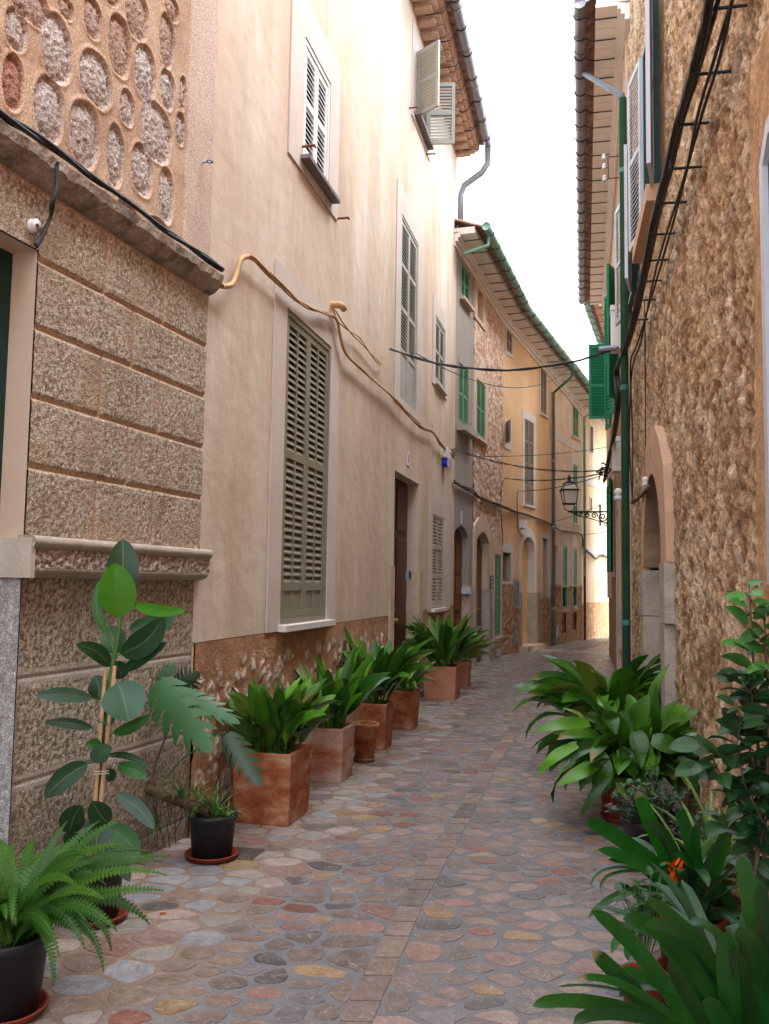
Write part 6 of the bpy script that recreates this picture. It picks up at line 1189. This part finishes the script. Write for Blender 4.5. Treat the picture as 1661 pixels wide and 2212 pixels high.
# front clivia
D2 = 2.55; c = np.array(dpt(z5, 1560, 1480, D2 + .05))[:2]; t = thing('clivia', (*c, 0), 'biggest strap-leaved clivia filling the bottom right corner, without a flower', 'potted plant')
rnd_pot(t, c, .14, .17, .3, M_saucer, .17); lv = MB(); R_ = random.Random(61); rt = Vector((c[0], c[1], .28))
FR = [((510, 555), (820, 830), (1180, 1330), 105), ((870, 490), (1130, 700), (1400, 1050), 105), ((715, 610), (1000, 740), (1330, 1180), 110), ((930, 680), (1130, 950), (1360, 1300), 130), ((515, 815), (720, 1010), (1020, 1340), 105), ((410, 998), (700, 1030), (1050, 1250), 50), ((130, 1175), (500, 1150), (1050, 1290), 85), ((395, 1290), (640, 1225), (1050, 1300), 80), ((690, 1110), (900, 1030), (1250, 1130), 75), ((960, 1295), (1110, 1190), (1350, 1240), 60), ((1385, 690), (1400, 950), (1430, 1300), 135), ((1430, 710), (1570, 850), (1640, 1200), 170), ((1480, 190), (1530, 450), (1600, 900), 110), ((1440, 800), (1490, 1000), (1540, 1300), 115), ((1265, 1110), (1320, 1200), (1400, 1330), 130), ((715, 935), (860, 990), (1150, 1150), 60), ((850, 650), (1080, 720), (1300, 1000), 90), ((1140, 630), (1270, 660), (1400, 800), 60), ((1415, 650), (1440, 720), (1480, 900), 110), ((1650, 500), (1640, 800), (1620, 1200), 130), ((1010, 880), (1100, 1050), (1250, 1300), 90), ((290, 1050), (560, 1045), (900, 1130), 18), ((1600, 380), (1625, 650), (1640, 1100), 90)]
for i, (tip, mid, base, w_) in enumerate(FR): clv(lv, tip, mid, base, w_, z5, D2, root=rt, dt=R_.uniform(-.2, .05), col=tuple(x * R_.uniform(.75, 1.4) for x in (.012, .075, .012)))
for i in range(16): arc_leaf(lv, (c[0] + R_.uniform(-.06, .06), c[1] + R_.uniform(-.05, .05), .27), R_.uniform(-.3, 3.4), R_.uniform(.9, 1.4), R_.uniform(.4, .65), .026, R_.uniform(.4, 1.6), strap, 12, .25, (.022, .08, .03))
lv.build('foliage', M_leaf, t, True)
# camellia bush
D5 = 3.1; c = np.array(dpt(z5, 1590, 700, D5))[:2]; t = thing('camellia', (*c, 0), 'tall dark camellia shrub with glossy pointed oval leaves at the right edge', 'shrub'); rnd_pot(t, c, .14, .17, .3, M_black)
st = MB(); lv = MB(); R_ = random.Random(91)
def zc(x, y): return x, y
ST = [[(1622, 2150), (1628, 1950), (1640, 1750), (1636, 1550), (1625, 1400), (1618, 1262)], [(1640, 2100), (1650, 1850), (1660, 1600), (1655, 1420), (1650, 1310)], [(1640, 1780), (1600, 1727), (1560, 1680), (1535, 1630), (1510, 1605)], [(1630, 1900), (1650, 1780), (1610, 1700), (1590, 1620), (1600, 1560)], [(1640, 1700), (1620, 1620), (1625, 1500), (1590, 1460)], [(1560, 1680), (1530, 1660), (1490, 1660)], [(1650, 1850), (1620, 1800), (1570, 1790), (1560, 1760)], [(1640, 1600), (1600, 1560), (1590, 1520)], [(1650, 1950), (1690, 1750), (1700, 1500)], [(1645, 1720), (1680, 1640), (1690, 1560)], [(1628, 1830), (1610, 1760), (1640, 1690), (1610, 1640)]]
for k, path in enumerate(ST):
    o = R_.uniform(-.12, .12) * (k > 0); pp = [P(x, y, D5 + o * (i / (len(path) - 1))) for i, (x, y) in enumerate(path)]
    if k in (0, 1, 8): pp = [Vector((c[0] + R_.uniform(-.03, .03), c[1], .27))] + pp
    r0 = .008 if k in (0, 1, 8) else .004; st.tube(pp, [r0 * (1 - .6 * i / (len(pp) - 1)) for i in range(len(pp))], 6)
    tot = sum((pp[i + 1] - pp[i]).length for i in range(len(pp) - 1)); nl = int(tot / .020)
    for j in range(nl):
        s_ = (j + .5) / nl
        if k in (0, 1, 8) and s_ < .42: continue
        q_ = s_ * (len(pp) - 1); i = int(q_); a = pp[i].lerp(pp[i + 1], q_ - i); az = j * 2.4 + R_.uniform(-.5, .5); l_ = R_.uniform(.085, .115) * (.75 if s_ > .93 else 1)
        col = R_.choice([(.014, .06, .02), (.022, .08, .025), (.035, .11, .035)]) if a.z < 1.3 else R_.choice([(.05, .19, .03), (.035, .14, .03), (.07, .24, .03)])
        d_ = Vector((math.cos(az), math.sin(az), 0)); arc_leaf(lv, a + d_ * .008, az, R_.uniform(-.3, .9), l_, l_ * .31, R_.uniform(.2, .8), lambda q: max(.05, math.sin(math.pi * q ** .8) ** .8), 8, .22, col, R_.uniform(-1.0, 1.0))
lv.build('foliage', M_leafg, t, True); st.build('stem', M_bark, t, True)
# ---------------- small things on the ground
p = g(*z2(985, 1905)); w_ = W(p, b1.n, b1.u); m = MB()
for k in range(9): m.box(w_, -.09, .09, .004, .010, -.1 + k * .024, -.094 + k * .024)
for k in range(8): m.box(w_, -.09 + k * .025, -.084 + k * .025, .004, .0095, -.1, .1)
tag(m.build('drain_grate', M_gcable, None, loc=(*p, 0)), 'small rusty drain grate in the paving beside the black pot saucer', 'drain')
p = g(*c4(370, 2065)); m = MB(); w_ = W(p, b4.n, b4.u); m.box(w_, -.3, .3, .0, .008, -.25, .25); tag(m.build('manhole_cover', M_slate, None, loc=(*p, 0)), 'dark square manhole cover in the far paving', 'manhole cover')
p = g(*r3(702, 994)); m = MB(); m.tube([(p[0] - .014, p[1], .009), (p[0] + .014, p[1] + .004, .009)], .004, 8); tag(m.build('cigarette_butt', M_flower, None, True, loc=(*p, 0)), 'tiny orange cigarette butt on the paving near the black pots', 'litter')
